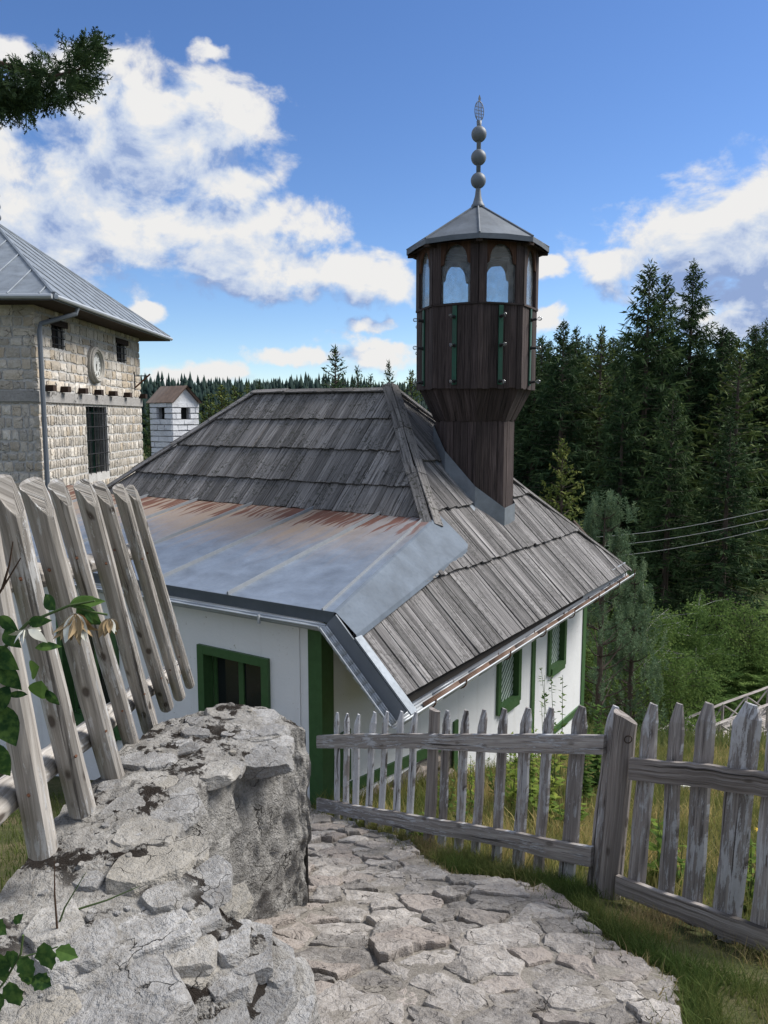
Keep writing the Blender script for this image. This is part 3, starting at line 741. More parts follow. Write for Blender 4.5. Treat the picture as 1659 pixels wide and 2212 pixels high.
# ------------------------------------------------------------------ the wooden minaret
MC = Vector((1.52, 12.96, 0)); mina = thing('minaret', 'dark wooden octagonal minaret with glazed arches and a metal cap, rising through the roof', 'minaret', MC)
VA = math.atan2(-MC.y, -MC.x) + R(1.5)
def octv(r, z, k): return Vector((r * math.cos(VA + k * R(45)), r * math.sin(VA + k * R(45)), z))
def octframe(r0, z0, r1, z1, k):
    """frame on face k: x along, y up the face, z outwards"""
    a, b, c = octv(r0, z0, k), octv(r0, z0, k + 1), octv(r1, z1, k)
    mid0 = (a + b) / 2; mid1 = (octv(r1, z1, k) + octv(r1, z1, k + 1)) / 2
    return frame(mid0, b - a, mid1 - mid0), (b - a).length, (octv(r1, z1, k + 1) - c).length, (mid1 - mid0).length
def facepanels(r0, z0, r1, z1, n, name, m, t=.025, gap=.005, faces=range(8), over=.0, strip=False):
    for k in faces:
        M, w0, w1, h = octframe(r0, z0, r1, z1, k)
        cuts = [0.0]
        for i in range(n): cuts.append(cuts[-1] + rnd(.75, 1.25))
        cuts = [c / cuts[-1] for c in cuts]
        for i in range(n):
            a, b = cuts[i], cuts[i + 1]; e = rnd(-.006, .006) + (rnd(-.02, .0) if over else 0); p = pid()
            x = [(a - .5) * w0 + gap / 2, (b - .5) * w0 - gap / 2, (b - .5) * w1 - gap / 2, (a - .5) * w1 + gap / 2]
            ya = -over + e
            lo = [(x[0], ya), (x[1], ya), (x[2], h), (x[3], h)]; d = rnd(-.004, .004)
            MB().prism(lo, 0, 0, lambda x, y: -t + d, lambda x, y: d, lambda x, y: (p + x, y)).build(name, m, mina, M)
random.seed(21)
RS, RG, RC = .655, .985, 1.155
ZS, ZF, ZG, ZW, ZE = -2.75, -.02, .50, 1.74, 2.72
facepanels(RS, ZS, RS, ZF + .03, 4, 'shaft_plank', MINWOOD)
facepanels(RS + .03, ZF, RG - .02, ZG + .02, 6, 'flare_plank', MINWOOD, over=.03)
facepanels(RG, ZG - .02, RG, ZW, 7, 'gallery_plank', MINWOOD, over=.02)
# inner linings that close the joints
for (r0, z0, r1, z1) in ((RS - .03, ZS, RS - .03, ZF), (RS - .01, ZF, RG - .05, ZG), (RG - .035, ZG, RG - .035, ZW)):
    mb = MB()
    for k in range(8): mb.face([octv(r0, z0, k), octv(r0, z0, k + 1), octv(r1, z1, k + 1), octv(r1, z1, k)])
    mb.build('lining', DARK, mina)
mb = MB(); mb.face([octv(RG - .06, ZG + .03, k) for k in range(8)]); mb.build('gallery_floor', DARK, mina)
# glazed storey: a post at each corner, an arched board and a pane on each side
for k in range(8):
    M, w, _, h = octframe(RG, ZW, RG, ZE + .04, k)
    ow = w * .325
    for s in (-1, 1):                                            # posts beside the corner, in two boards
        a, b = (ow, w / 2 - .004) if s > 0 else (-w / 2 + .004, -ow)
        MB().box(a, b, .0, h, -.05, .012, M=None, grain='y').build('corner_board', MINWOOD, mina, M)
    # arch: shouldered round arch cut in the board
    pts = []; sp = .60; r = ow - .055
    pts.append((-ow, 0.0)); pts.append((-ow, sp - .02)); pts.append((-r - .012, sp)); pts.append((-r, sp + .05))
    for j in range(1, 12):
        t = math.pi - math.pi * j / 12; pts.append((r * math.cos(t), sp + .05 + .235 * math.sin(t)))
    pts += [(r, sp + .05), (r + .012, sp), (ow, sp - .02), (ow, 0.0)]
    arch = pts[1:-1]; p = pid(); mb = MB()
    for j in range(len(arch) - 1):
        (x0, y0), (x1, y1) = arch[j], arch[j + 1]
        if abs(x1 - x0) < 1e-6: continue
        for zz, rev in ((.004, False), (-.03, True)):
            f = [(x0, y0, zz), (x1, y1, zz), (x1, h, zz), (x0, h, zz)]; u = [(p + q[0], q[1]) for q in f]
            mb.face(f[::-1] if rev else f, u[::-1] if rev else u)
        mb.face([(x0, y0, -.03), (x1, y1, -.03), (x1, y1, .004), (x0, y0, .004)], [(p, 0)] * 4)
    mb.build('arch_board', MINWARM, mina, M)
    MB().box(-ow, ow, .0, h - .02, -.044, -.040).build('pane', PANE, mina, M)
    MB().box(-w / 2 + .01, w / 2 - .01, -.02, .012, -.04, .02, grain='x').build('sill', MINWOOD, mina, M)
    # green strip with three bare bulbs
    M2, w2, _, h2 = octframe(RG, ZG, RG, ZW - .03, k)
    st = MB().box(-.036, .036, .01, h2, .006, .024, grain='y').build('green_strip', DARKGREEN, mina, M2)
    for y in (.06, h2 * .5, h2 - .17):
        lo = newobj('lamp', None, mina, M2 @ Matrix.Translation((rnd(-.01, .01), y, .024)) @ Matrix.Rotation(rnd(-.12, .12), 4, 'X'))
        MB().tube([(0, 0, 0), (0, 0, .02), (0, 0, .021), (0, 0, .085)], [.03, .03, .021, .021], 8).build('socket', IRON, lo)
        zz = [(0.083, .013), (.10, .016), (.118, .028), (.138, .033), (.158, .028), (.170, .014), (.173, .002)]
        MB().tube([(0, 0, z) for z, _ in zz], [r for _, r in zz], 10).build('bulb', BULB, lo, smooth=True)
# roof cap: eight sheets with turned-down edge, soffit, ridge rolls
for k in range(8):
    a, b = octv(RC, ZE, k), octv(RC, ZE, k + 1); ap = Vector((0, 0, 3.40)); d = Vector((0, 0, -.075))
    ap0 = octv(.06, 3.385, k); ap1 = octv(.06, 3.385, k + 1); mb = MB()
    sag = (a + b) / 2 + Vector((0, 0, .015)); hi = (ap0 + ap1) / 2
    mb.face([a, sag, hi, ap0]); mb.face([sag, b, ap1, hi]); mb.face([a + d, (a + b) / 2 + d * .85, sag, a]); mb.face([(a + b) / 2 + d * .85, b + d, b, sag])
    mb.build('cap_sheet', LEADROOF, mina)
    MB().tube([a + Vector((0, 0, .008)), ap0 + Vector((0, 0, .008))], .016, 6).build('cap_seam', LEADROOF, mina)
    mb = MB(); z = Vector((0, 0, -.05)); mb.face([octv(RG - .08, ZE - .02, k), octv(RG - .08, ZE - .02, k + 1), b * .985 + z, a * .985 + z][::-1]); mb.build('soffit', DARKBEAM, mina)
    MB().box(-.05, .05, -.06, .0, RG * .9, RC - .02, grain='z').build('rafter', DARKBEAM, mina, frame((0, 0, ZE - .03), octv(1, 0, k + 2), (0, 0, 1)) if False else Matrix(((-math.sin(VA + k * R(45)), 0, math.cos(VA + k * R(45)), 0), (math.cos(VA + k * R(45)), 0, math.sin(VA + k * R(45)), 0), (0, 1, 0, ZE - .055), (0, 0, 0, 1))))
mb = MB(); mb.face([octv(RG - .1, ZE + .08, k) for k in range(8)][::-1]); mb.build('ceiling', DARK, mina)
fin = newobj('finial', None, mina)
def lathe(prof, name, m, par, tilt=None): return MB().tube([(0, 0, z) for z, _ in prof], [r for _, r in prof], 18).build(name, m, par, smooth=True)
lathe([(3.36, .115), (3.40, .11), (3.44, .085), (3.46, .078), (3.55, .052), (3.66, .040), (3.70, .040)], 'base', GREYPAINT, fin)
for zc in (3.79, 4.145, 4.50):
    lathe([(zc + .125 * math.sin(R(t)), .122 * math.cos(R(t)) + .001) for t in range(-90, 91, 12)], 'ball', GREYPAINT, fin)
lathe([(3.68, .036), (4.62, .036), (4.70, .042), (4.705, .001)], 'rod', GREYPAINT, fin)
# pierced leaf on top: rim, tip and a fretwork of bars
al = newobj('pierced_leaf', None, fin, Matrix.Translation((0, 0, 4.70)) @ Matrix.Rotation(R(28), 4, 'Z'))
rim = [(math.sin(t) * .085 * (1 if t < math.pi else 1), 0, .15 - math.cos(t) * .15) for t in [2 * math.pi * j / 22 for j in range(23)]]
MB().tube(rim, .0075, 5, False).build('rim', GREYPAINT, al)
mb = MB()
for x in (-.045, -.015, .015, .045):
    hh = .15 * math.sqrt(1 - (x / .085) ** 2); mb.box(x - .005, x + .005, -.004, .004, .15 - hh, .15 + hh)
for z in (.06, .11, .16, .21):
    ww = .085 * math.sqrt(1 - ((z - .15) / .15) ** 2); mb.box(-ww, ww, -.003, .003, z - .004, z + .004)
mb.build('fretwork', GREYPAINT, al)
mb = MB(); o = [(-.012, .29), (.012, .29), (.026, .345), (0, .40), (-.020, .345)]
mb.face([(x, -.004, z) for x, z in o]); mb.face([(x, .004, z) for x, z in o][::-1]); mb.build('tip', GREYPAINT, al)
# sheet-metal flashing round the foot of the shaft
IM = HM.inverted()
def roofz(p):
    q = HM.inverted() @ (MC + p); return sidez(q.x, q.y)
for k in range(-3, 3):
    a, b = octv(RS + .035, 0, k), octv(RS + .035, 0, k + 1)
    za, zb = roofz(a) + .02, roofz(b) + .02; mb = MB(); hgt = .38
    for i in range(2):
        f = [Vector((a.x, a.y, za)), Vector((b.x, b.y, zb)), Vector((b.x, b.y, zb + hgt)), Vector((a.x, a.y, za + hgt))]
        o2 = Vector(((a + b).x, (a + b).y, 0)).normalized() * (.003 if i else 0)
        mb.face([q + o2 for q in (f if not i else f[::-1])])
    ao, bo = a * 1.22, b * 1.22
    mb.face([Vector((ao.x, ao.y, roofz(ao) + .075)), Vector((bo.x, bo.y, roofz(bo) + .075)), Vector((b.x, b.y, zb + .05)), Vector((a.x, a.y, za + .05))])
    mb.build('foot_flashing', ZINC, mina)

# ------------------------------------------------------------------ stone clock tower (local x towards the rear along the lit face)
TX, TY = -8.87, 20.0; TW, TD = 6.1, 8.5; ZTOP = 3.0; ZBOT = -9.5
tower = thing('stone_tower', 'cream stone clock tower with a hipped metal roof and barred windows', 'tower', (TX, TY, 0))
# local: x = 0 is the lit face (outside +x), y = 0 the near face; interior is x<0, y>0
WIN = [(1.06, 1.86, 1.87, 2.46), (6.12, 7.0, 1.86, 2.46), (3.2, 4.95, -1.72, .33)]
mb = MB()
def tput(a, b, c, d): mb.box(-.45, -.05, a, b, c, d)
wallgrid(mb, .05, TD - .05, ZBOT, ZTOP, WIN, tput)
mb.box(-TW + .05, -.45, .05, .45, ZBOT, ZTOP); mb.box(-TW + .05, -TW + .45, .45, TD - .05, ZBOT, ZTOP); mb.box(-TW + .45, -.45, TD - .45, TD - .05, ZBOT, ZTOP)
twall = mb.build('wall', TOWERMORTAR, tower)
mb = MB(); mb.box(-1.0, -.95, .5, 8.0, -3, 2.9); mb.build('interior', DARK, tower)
def blockmesh(w, h, d, rough):
    """rough-faced block: x along, y up, z outwards"""
    nx, ny = 4, 3; vs = []; fs = []
    for j in range(ny + 1):
        for i in range(nx + 1):
            x, y = (i / nx - .5) * w, (j / ny - .5) * h; e = (i in (0, nx)) or (j in (0, ny))
            vs.append((x + rnd(-1, 1) * .12 * w * (.6 if e else 1), y + rnd(-1, 1) * .13 * h * (.6 if e else 1), (d * rnd(.5, .8) if e else d * rnd(.8, 1.25))))
    for j in range(ny):
        for i in range(nx): q = j * (nx + 1) + i; fs.append((q, q + 1, q + nx + 2, q + nx + 1))
    edge = [i for i in range(nx + 1)] + [(j + 1) * (nx + 1) - 1 for j in range(1, ny + 1)] + [ny * (nx + 1) + i for i in range(nx - 1, -1, -1)] + [j * (nx + 1) for j in range(ny - 1, 0, -1)]
    n0 = len(vs)
    for e in edge: vs.append((vs[e][0] * .97, vs[e][1] * .97, -.10))
    for k in range(len(edge)):
        k2 = (k + 1) % len(edge); fs.append((edge[k2], edge[k], n0 + k, n0 + k2))
    return vs, fs
random.seed(5); blocks = []
FR = Matrix(((0, 0, 1, 0), (1, 0, 0, 0), (0, 1, 0, 0), (0, 0, 0, 1)))        # lit face: block x -> tower y
FN = Matrix(((1, 0, 0, 0), (0, 0, -1, 0), (0, 1, 0, 0), (0, 0, 0, 1)))       # near face: block x -> tower x
def course(Mf, a0, a1, z, h, wr, holes, g=.05):
    a = a0 + rnd(-.03, .02)
    while a < a1 - .08:
        w = min(rnd(*wr), a1 - a + rnd(-.02, .03)); hh = h * rnd(.76, 1.0)
        if a1 - (a + w) < .12: w = a1 - a
        segs = [(a, a + w)]
        for (p, q, r, s) in holes:
            if z + h * .85 > r and z + h * .15 < s:
                segs = [t for (x, y) in segs for t in ((x, min(y, p)), (max(x, q), y)) if t[1] - t[0] > .07]
        for (x, y) in segs: blocks.append((Mf @ Matrix.Translation(((x + y) / 2, z + h / 2, -.05)), y - x - g, hh - g * .6))
        a += w
CLK = (24.0 - TY, 1.60, .42, .53)
holes = [(a - .03, b + .03, c - .04, d + .05) for a, b, c, d in WIN] + [(CLK[0] - .5, CLK[0] + .5, 1.15, 2.1)]
z = .70
while z < 2.98: h = rnd(.23, .34); course(FR, 0, TD, z, min(h, 3.0 - z), (.22, .62), holes); z += h
z = -3.4
while z < .38: h = rnd(.22, .34); course(FR, 0, TD, z, min(h, .40 - z), (.11, .26), holes); z += h
z = .70
while z < 2.98: h = rnd(.23, .34); course(FN, -1.6, -.02, z, min(h, 3.0 - z), (.22, .55), []); z += h
z = -3.4
while z < .38: h = rnd(.22, .34); course(FN, -1.6, -.02, z, min(h, .40 - z), (.13, .30), []); z += h
blocks.sort(key=lambda b: -(b[1] * b[2]) * (1 if b[0].translation.z > -2.2 else .2)); rest = MB()
for i, (M, w, h) in enumerate(blocks):
    vs, fs = blockmesh(w, h, .034, 0)
    if i < 300: MB().raw(vs, fs).build('stone', TOWERSTONE, twall, M)
    else: rest.raw([M @ Vector(v) for v in vs], fs)
rest.build('small_stones', TOWERSTONE, twall, kind='stuff')
MB().box(-.04, .012, -.01, TD + .01, .40, .68).build('concrete_band', CONCRETE, tower)
MB().box(-TW, -.041, -.012, .05, .41, .69).build('concrete_band', CONCRETE, tower)
for y in (.55, 1.5, 2.75, 4.0, 5.25, 6.7, 8.42): MB().box(-.04, .19, y - .11, y + .11, .69, .85, grain='x').build('beam_end', DARKBEAM, tower)
for (a, b, c, d) in WIN:
    w = newobj('window', None, tower); n = 4 if d - c > 1 else 3; nh = 5 if d - c > 1 else 3
    MB().box(-.22, -.20, a, b, c, d).build('pane', GLASSD, w)
    for k in range(n): 
        y = a + (b - a) * (k + .5) / n; MB().tube([(-.06, y, c - .03), (-.06, y, d + .03)], .018, 6).build('bar', IRON, w)
    for k in range(nh):
        z = c + (d - c) * (k + .5) / nh; MB().tube([(-.035, a - .03, z), (-.035, b + .03, z)], .016, 6).build('bar', IRON, w)
    MB().box(-.20, -.14, (a + b) / 2 - .04, (a + b) / 2 + .04, c, d).build('mullion', DARKGREEN if d - c > 1 else DARKBEAM, w)
    if d - c < 1: MB().box(-.3, .02, a - .16, b + .16, d + .0, d + .17, grain='y').build('lintel', DARKBEAM, w)
# clock with moulded stone ring, numerals and hand
ck = newobj('clock', None, tower, Matrix.Translation((.0, CLK[0], CLK[1])) @ Matrix(((0, 0, 1, 0), (1, 0, 0, 0), (0, 1, 0, 0), (0, 0, 0, 1))))
def ring(prof, name, m, n=40):
    mb = MB(); A = [2 * math.pi * k / n for k in range(n)]
    for i in range(len(prof) - 1):
        (r0, h0), (r1, h1) = prof[i], prof[i + 1]
        for k in range(n):
            a, b = A[k], A[(k + 1) % n]
            mb.face([(r0 * math.cos(a), r0 * math.sin(a), h0), (r0 * math.cos(b), r0 * math.sin(b), h0), (r1 * math.cos(b), r1 * math.sin(b), h1), (r1 * math.cos(a), r1 * math.sin(a), h1)][::-1])
    return mb.build(name, m, ck, smooth=False)
ring([(.375, .0), (.375, .07), (.40, .10), (.43, .085), (.445, .12), (.49, .13), (.52, .10), (.525, .06), (.56, .05), (.56, -.06)], 'rim', CLOCKRIM)
mb = MB(); mb.face([(.378 * math.cos(t), .378 * math.sin(t), .03) for t in [2 * math.pi * k / 40 for k in range(40)]]); mb.build('face', CLOCKW, ck)
for k in range(1, 13):
    cu = bpy.data.curves.new('numeral', 'FONT'); cu.body = str(k); cu.size = .115; cu.align_x = 'CENTER'; cu.align_y = 'CENTER'; cu.extrude = .003; cu.offset = .002
    tmp = bpy.data.objects.new('tmp', cu); COL.objects.link(tmp); bpy.context.view_layer.update()
    me = bpy.data.meshes.new_from_object(tmp.evaluated_get(bpy.context.evaluated_depsgraph_get())); bpy.data.objects.remove(tmp)
    me.materials.clear(); me.materials.append(IRON)
    t = R(90 - 30 * k); newobj('numeral', me, ck, Matrix.Translation((.295 * math.cos(t), .295 * math.sin(t), .036)))
MB().box(-.012, .012, -.03, .17, .04, .05).build('hour_hand', IRON, ck, Matrix.Rotation(R(186), 4, 'Z'))
MB().box(-.008, .008, -.03, .12, .052, .06).build('minute_hand', IRON, ck, Matrix.Rotation(R(-8), 4, 'Z'))
# iron bracket
br = newobj('iron_bracket', None, tower)
MB().box(.05, .08, 7.5, 7.54, .95, 1.6).build('upright', IRON, br); MB().tube([(.08, 7.52, 1.05), (.62, 7.52, 1.52)], .03, 6).build('brace', RUSTY, br); MB().box(.08, .5, 7.505, 7.535, 1.44, 1.475).build('arm', IRON, br)
# roof
OV = .85; ze = 2.98; ap = Vector((-TW / 2, TD / 2, 5.95)); 
c = [Vector((OV, -OV, ze)), Vector((OV, TD + OV, ze)), Vector((-TW - OV, TD + OV, ze)), Vector((-TW - OV, -OV, ze))]
trf = newobj('roof', None, tower)
for i in range(4):
    a, b = c[i], c[(i + 1) % 4]; mb = MB(); d = (b - a); L = d.length; d.normalize()
    mb.face([a, b, ap]); mb.build('roof_sheet', ZINC, trf)
    foot = a + d * (ap - a).dot(d); up_ = (ap - foot); n = d.cross(up_).normalized()
    if n.z < 0: n = -n
    if i in (0, 3):
        for t in np.arange(.45, L - .2, .78):
            p = a + d * float(t); fr_ = t / (ap - a).dot(d) if t < (ap - a).dot(d) else (L - t) / (L - (ap - a).dot(d))
            q = p + up_ * max(0.02, float(fr_) - .01)
            MB().tube([p + n * .012, q + n * .012], .022, 5).build('standing_seam', ZINC, trf)
    MB().tube([a + n * .01, ap + n * .01], .05, 6).build('hip_roll', ZINC, trf)
mb = MB(); mb.face([v + Vector((0, 0, -.14)) for v in c][::-1]); mb.build('soffit', DARKBEAM, trf)
for i in range(4):
    a, b = c[i] + Vector((0, 0, -.07)), c[(i + 1) % 4] + Vector((0, 0, -.07)); d = (b - a).normalized()
    MB().box(-.02, .02, 0, (b - a).length, -.08, .06, M=frame(a, d.cross(Vector((0, 0, 1))), d)).build('fascia', GREYPAINT, trf)
    o = d.cross(Vector((0, 0, 1))) * .07
    MB().tube([a + o, b + o], .06, 8).build('gutter', GUTTER, trf)
# downpipe at the near corner
MB().tube([(OV + .02, .0 + .6, ze - .12), (OV - .02, .55, ze - .3), (.16, -.05, ze - .62), (.13, -.07, ze - .8), (.13, -.07, ZBOT + 1)], .062, 8).build('downpipe', GREYPAINT, tower)
fz = 5.85
tf = newobj('finial', None, tower, Matrix.Translation((ap.x + .17, ap.y, 0)))
MB().tube([(0, 0, fz), (0, 0, fz + 1.0)], .05, 8).build('rod', GREYPAINT, tf)
for zc in (fz + .18, fz + .50, fz + .82): MB().tube([(0, 0, zc + .13 * math.sin(R(t))) for t in range(-90, 91, 18)], [.13 * math.cos(R(t)) + .001 for t in range(-90, 91, 18)], 12).build('ball', GREYPAINT, tf, smooth=True)

# ------------------------------------------------------------------ whitewashed brick chimney behind the left end of the mosque
chim = thing('brick_chimney', 'whitewashed brick chimney with smoke openings under a rusty gabled sheet roof', 'chimney', (-5.05, 18.7, 0), R(-36))
S = .40; ZT = .34
mb = MB()
mb.box(-S + .03, S - .03, -S + .03, S - .03, -9, -.10)
for sx in (-1, 1):
    for sy in (-1, 1):
        a, b = sorted((sx * (S - .03), sx * .16)); c0, d0 = sorted((sy * (S - .03), sy * .16)); mb.box(a, b, c0, d0, -.10, ZT)
cbody = mb.build('shaft', DARKJOINT, chim); MB().box(-.24, .24, -.24, .24, -.098, ZT - .02).build('opening_shade', DARK, chim)  # near-black block inside paints the shade of the smoke openings
random.seed(8); hh = .135; lv = 0; z = -2.6
while z < ZT - .02:
    for f in range(4):
        M = Matrix.Rotation(f * R(90), 4, 'Z'); off = (.0 if (lv + f) % 2 else -.16); x = -S + off
        while x < S:
            w = rnd(.26, .36); a, b = max(x, -S), min(x + w, S); x += w
            segs = [(a, b)]
            if -.09 < z + hh / 2 < .21: segs = [(a, min(b, -.14)), (max(a, .14), b)]
            for (a, b) in segs:
                if b - a < .06: continue
                q = MB(); vs = []; e = rnd(-.008, .008)
                for yy in (-S - .012 + e, -S + .06):
                    for zz in (z + .006 + rnd(0, .01), z + hh - .008 - rnd(0, .01)):
                        for xx in (a + .006, b - .006): vs.append((xx + rnd(-.006, .006), yy + rnd(-.006, .006), zz))
                q.raw(vs, [(0, 1, 3, 2), (4, 6, 7, 5), (0, 4, 5, 1), (2, 3, 7, 6), (0, 2, 6, 4), (1, 5, 7, 3)]); q.build('brick', WHITEBRICK, cbody, M)
    z += hh; lv += 1
gb = MB(); g0, g1 = ZT, ZT + .36
gb.face([(S, -S, g0), (S, S, g0), (S, 0, g1)]); gb.face([(-S, S, g0), (-S, -S, g0), (-S, 0, g1)]); gb.face([(-S, -S, g0), (S, -S, g0), (S, 0, g1), (-S, 0, g1)]); gb.face([(S, S, g0), (-S, S, g0), (-S, 0, g1), (S, 0, g1)])
gb.build('gable', WHITEBRICK, chim)
for s in (-1, 1):
    M = Matrix.Translation((0, 0, g1 + .05)) @ Matrix.Rotation(s * math.atan2(.36, S), 4, 'X')
    q = MB(); K = 12
    for k in range(K):
        x0, x1 = -S - .10 + (2 * S + .2) * k / K, -S - .10 + (2 * S + .2) * (k + 1) / K
        z0, z1 = .008 * (k % 2), .008 * ((k + 1) % 2); y0, y1 = (0, -.60) if s > 0 else (0, .60)
        q.face([(x0, y0, z0), (x1, y0, z1), (x1, y1, z1), (x0, y1, z0)]); q.face([(x0, y0, z0 - .02), (x0, y1, z0 - .02), (x1, y1, z1 - .02), (x1, y0, z1 - .02)])
        q.face([(x0, y1, z0), (x1, y1, z1), (x1, y1, z1 - .02), (x0, y1, z0 - .02)])
    q.build('roof_sheet', RUSTROOF, chim, M)

# ------------------------------------------------------------------ picket fences on the right
def picketmesh(w, t, l, cut=0.0, lean=.0, flat=False):
    """split pale: x across, y thickness (front is -y), z up; pointed by two unequal chamfers"""
    n = 9; p = pid(); prof = []
    k1, k2 = rnd(.12, .19), rnd(.06, .11); tip0, tip1 = (-.12 * w, .30 * w)
    if flat: k1 = k2 = .01; tip0, tip1 = -.5 * w, .5 * w
    bow = rnd(-.008, .008); ph = rnd(0, 6)
    rows = []
    for i in range(n + 1):
        z = l * i / n; ww = w * (1 - .10 * i / n)
        rows.append((z, -ww / 2, ww / 2))
    rows = [r for r in rows if r[0] < l - max(k1, k2) - .01]
    rows += [(l - k1, -w * .45, w * .45), (l - k2, -w * .45 + (w * .45 + tip0) * (k1 - k2) / k1, w * .45), (l, tip0, tip1)]
    mb = MB(); vs = []; us = []
    for (z, a, b) in rows:
        s = bow * math.sin(math.pi * z / l) + .004 * math.sin(z * 9 + ph); j = rnd(-.003, .003)
        a += s + j; b += s + rnd(-.003, .003); d = b - a; tt = t * (.35 if z > l - .01 and not flat else 1)
        ring_ = [(a, .0), (a + .03 * d, -tt * .45), (a + .28 * d, -tt), (a + .72 * d, -tt), (b - .03 * d, -tt * .5), (b, 0), ]
        vs += [(x, y, z) for x, y in ring_]; us += [(p + x, z) for x, y in ring_]
    m = 6; fs = []
    for i in range(len(rows) - 1):
        for j in range(m): q = i * m + j; q2 = i * m + (j + 1) % m; fs.append((q, q2, q2 + m, q + m))
    fs.append(tuple(range(m - 1, -1, -1))); q = (len(rows) - 1) * m; fs.append(tuple(q + j for j in range(m)))
    return mb.raw(vs, fs, us)
def place(b, t, yaw):
    """matrix whose z runs from b to t, front turned by yaw"""
    z = (t - b).normalized(); x = Vector((math.cos(yaw), math.sin(yaw), 0)); y = z.cross(x).normalized(); x = y.cross(z)
    return Matrix(((x.x, y.x, z.x, b.x), (x.y, y.y, z.y, b.y), (x.z, y.z, z.z, b.z), (0, 0, 0, 1)))
def rail(mb_name, pts, h, t, material, parent, yaw, n=16):
    """sawn board along points, slightly wavy; pts: centre line"""
    p = pid(); vs = []; us = []; fs = []; L = 0.0; K = len(pts); P = [Vector(q) for q in pts]
    tot = sum((P[i + 1] - P[i]).length for i in range(K - 1))
    nrm = Vector((math.sin(yaw), -math.cos(yaw), 0))
    for i in range(n + 1):
        d = tot * i / n; k = 0
        while k < K - 2 and d > (P[k + 1] - P[k]).length: d -= (P[k + 1] - P[k]).length; k += 1
        c = P[k].lerp(P[k + 1], d / (P[k + 1] - P[k]).length); s = tot * i / n
        hh = h * (1 + .05 * math.sin(s * 3 + p)) ; up_ = rnd(-.004, .004)
        for (a, b) in ((.5, 0), (.5, 1), (.2, 1.12), (-.2, 1.12), (-.5, 1), (-.5, 0)):
            vs.append(c + Vector((0, 0, a * hh + up_)) + nrm * (b * t + rnd(-.001, .001))); us.append((p + a * h, s))
    m = 6
    for i in range(n):
        for j in range(m): q = i * m + j; q2 = i * m + (j + 1) % m; fs.append((q, q + m, q2 + m, q2))
    fs.append(tuple(range(m))); fs.append(tuple(n * m + j for j in range(m - 1, -1, -1)))
    return MB().raw(vs, fs, us).build(mb_name, material, parent)
ZX = lambda x: x * .6032 + 658.3
ZY = lambda y: y * .6032 + 1453.8
random.seed(31)
FA, FB, FC_ = (-.56, 7.48), (1.49, 4.78), (2.62, 3.02)
yaw1 = math.atan2(FB[1] - FA[1], FB[0] - FA[0]); yaw2 = math.atan2(FC_[1] - FB[1], FC_[0] - FB[0])
fence = thing('picket_fence', 'peeling white picket fence running from the green house corner to the thick post', 'fence', (FA[0], FA[1], float(gz(*FA))))
FI = Matrix.Translation(fence.location).inverted()
top = [117, 155, 193, 250, 295, 348, 398, 468, 510, 577, 640, 715, 798, 880, 990, 1112]
bot = [118, 150, 185, 226, 272, 325, 375, 443, 490, 550, 610, 685, 763, 835, 935, 1028]
wid = [24, 20, 24, 26, 26, 27, 26, 44, 32, 33, 34, 37, 42, 36, 56, 46]
ty = [140, 144, 146, 138, 136, 136, 138, 128, 132, 131, 128, 126, 122, 121, 116, 116]
for i in range(16):
    by = 520 + (765 - 520) * (bot[i] - 118) / (1028 - 118) + 20
    b = online(ZX(bot[i]), ZY(by), FA, FB); t = online(ZX(top[i]), ZY(ty[i]), FA, FB)
    w = wid[i] * .6032 / FPX * (b.y + t.y) / 2 / math.cos(.25) * 1.28
    b.z -= .12
    M = FI @ place(b, t, yaw1)
    picketmesh(w, rnd(.03, .045), (t - b).length, flat=(i == 7)).build('picket', POSTW if i == 7 else (PICKETW if i < 7 else PICKET), fence, M)
off = lambda yaw, d: Vector((math.sin(yaw), -math.cos(yaw), 0)) * d
rail('rail', [FI @ (online(ZX(a), ZY(b), FA, FB) + off(yaw1, .05)) for a, b in ((66, 239), (400, 237), (750, 244), (1098, 248))], .135, .03, RAILW, fence, yaw1)
rail('rail', [FI @ (online(ZX(a), ZY(b), FA, FB) + off(yaw1, .05)) for a, b in ((66, 463), (380, 522), (720, 578), (1052, 648))], .135, .03, RAILW, fence, yaw1)
fence2 = thing('picket_fence', 'nearer run of picket fence right of the thick round post, at the picture edge', 'fence', (FB[0], FB[1], float(gz(*FB))))
F2 = Matrix.Translation(fence2.location).inverted()
pb, pt = online(ZX(1092), ZY(800), FA, FB), online(ZX(1160), ZY(145), FA, FB); pb.z -= .25; po = off(yaw1, .03)
pb += po; pt += po; d = (pt - pb)
mb = MB(); r0 = .078; 
mb.tube([pb + d * k for k in (0, .2, .4, .6, .8, .93, 1.0)], [r0 * 1.02, r0, r0 * 1.0, r0 * .98, r0, r0 * .99, r0 * .97], 14)
vv = []
for v in mb.v:
    v = Vector(v); h = (v - pb).dot(d) / d.length_squared
    if h > .96: v.z -= max(-.5, (v.x - pt.x) / r0) * .045 + .01
    v += Vector((fbm(v * 9), fbm(v * 9 + Vector((7, 0, 0))), 0)) * .006
    vv.append(tuple(F2 @ v))
mb.v = vv; post = mb.build('post', POSTW, fence2, smooth=False)
k_ = pt + Vector((-.005, -r0 * .98, -.13)); MB().tube([F2 @ (k_ + Vector((.024 * math.cos(a), -.004 * abs(math.sin(a * .5)), .024 * math.sin(a)))) for a in np.linspace(0, 6.28, 13)], .0035, 5, False).build('knot', DARKBEAM, post)
top2 = [1247, 1337, 1443, 1592, 1712]; bot2 = [1188, 1296, 1388, 1512, 1640]; wid2 = [60, 52, 64, 92, 80]; ty2 = [108, 106, 104, 106, 108]; by2 = [735, 790, 830, 890, 950]
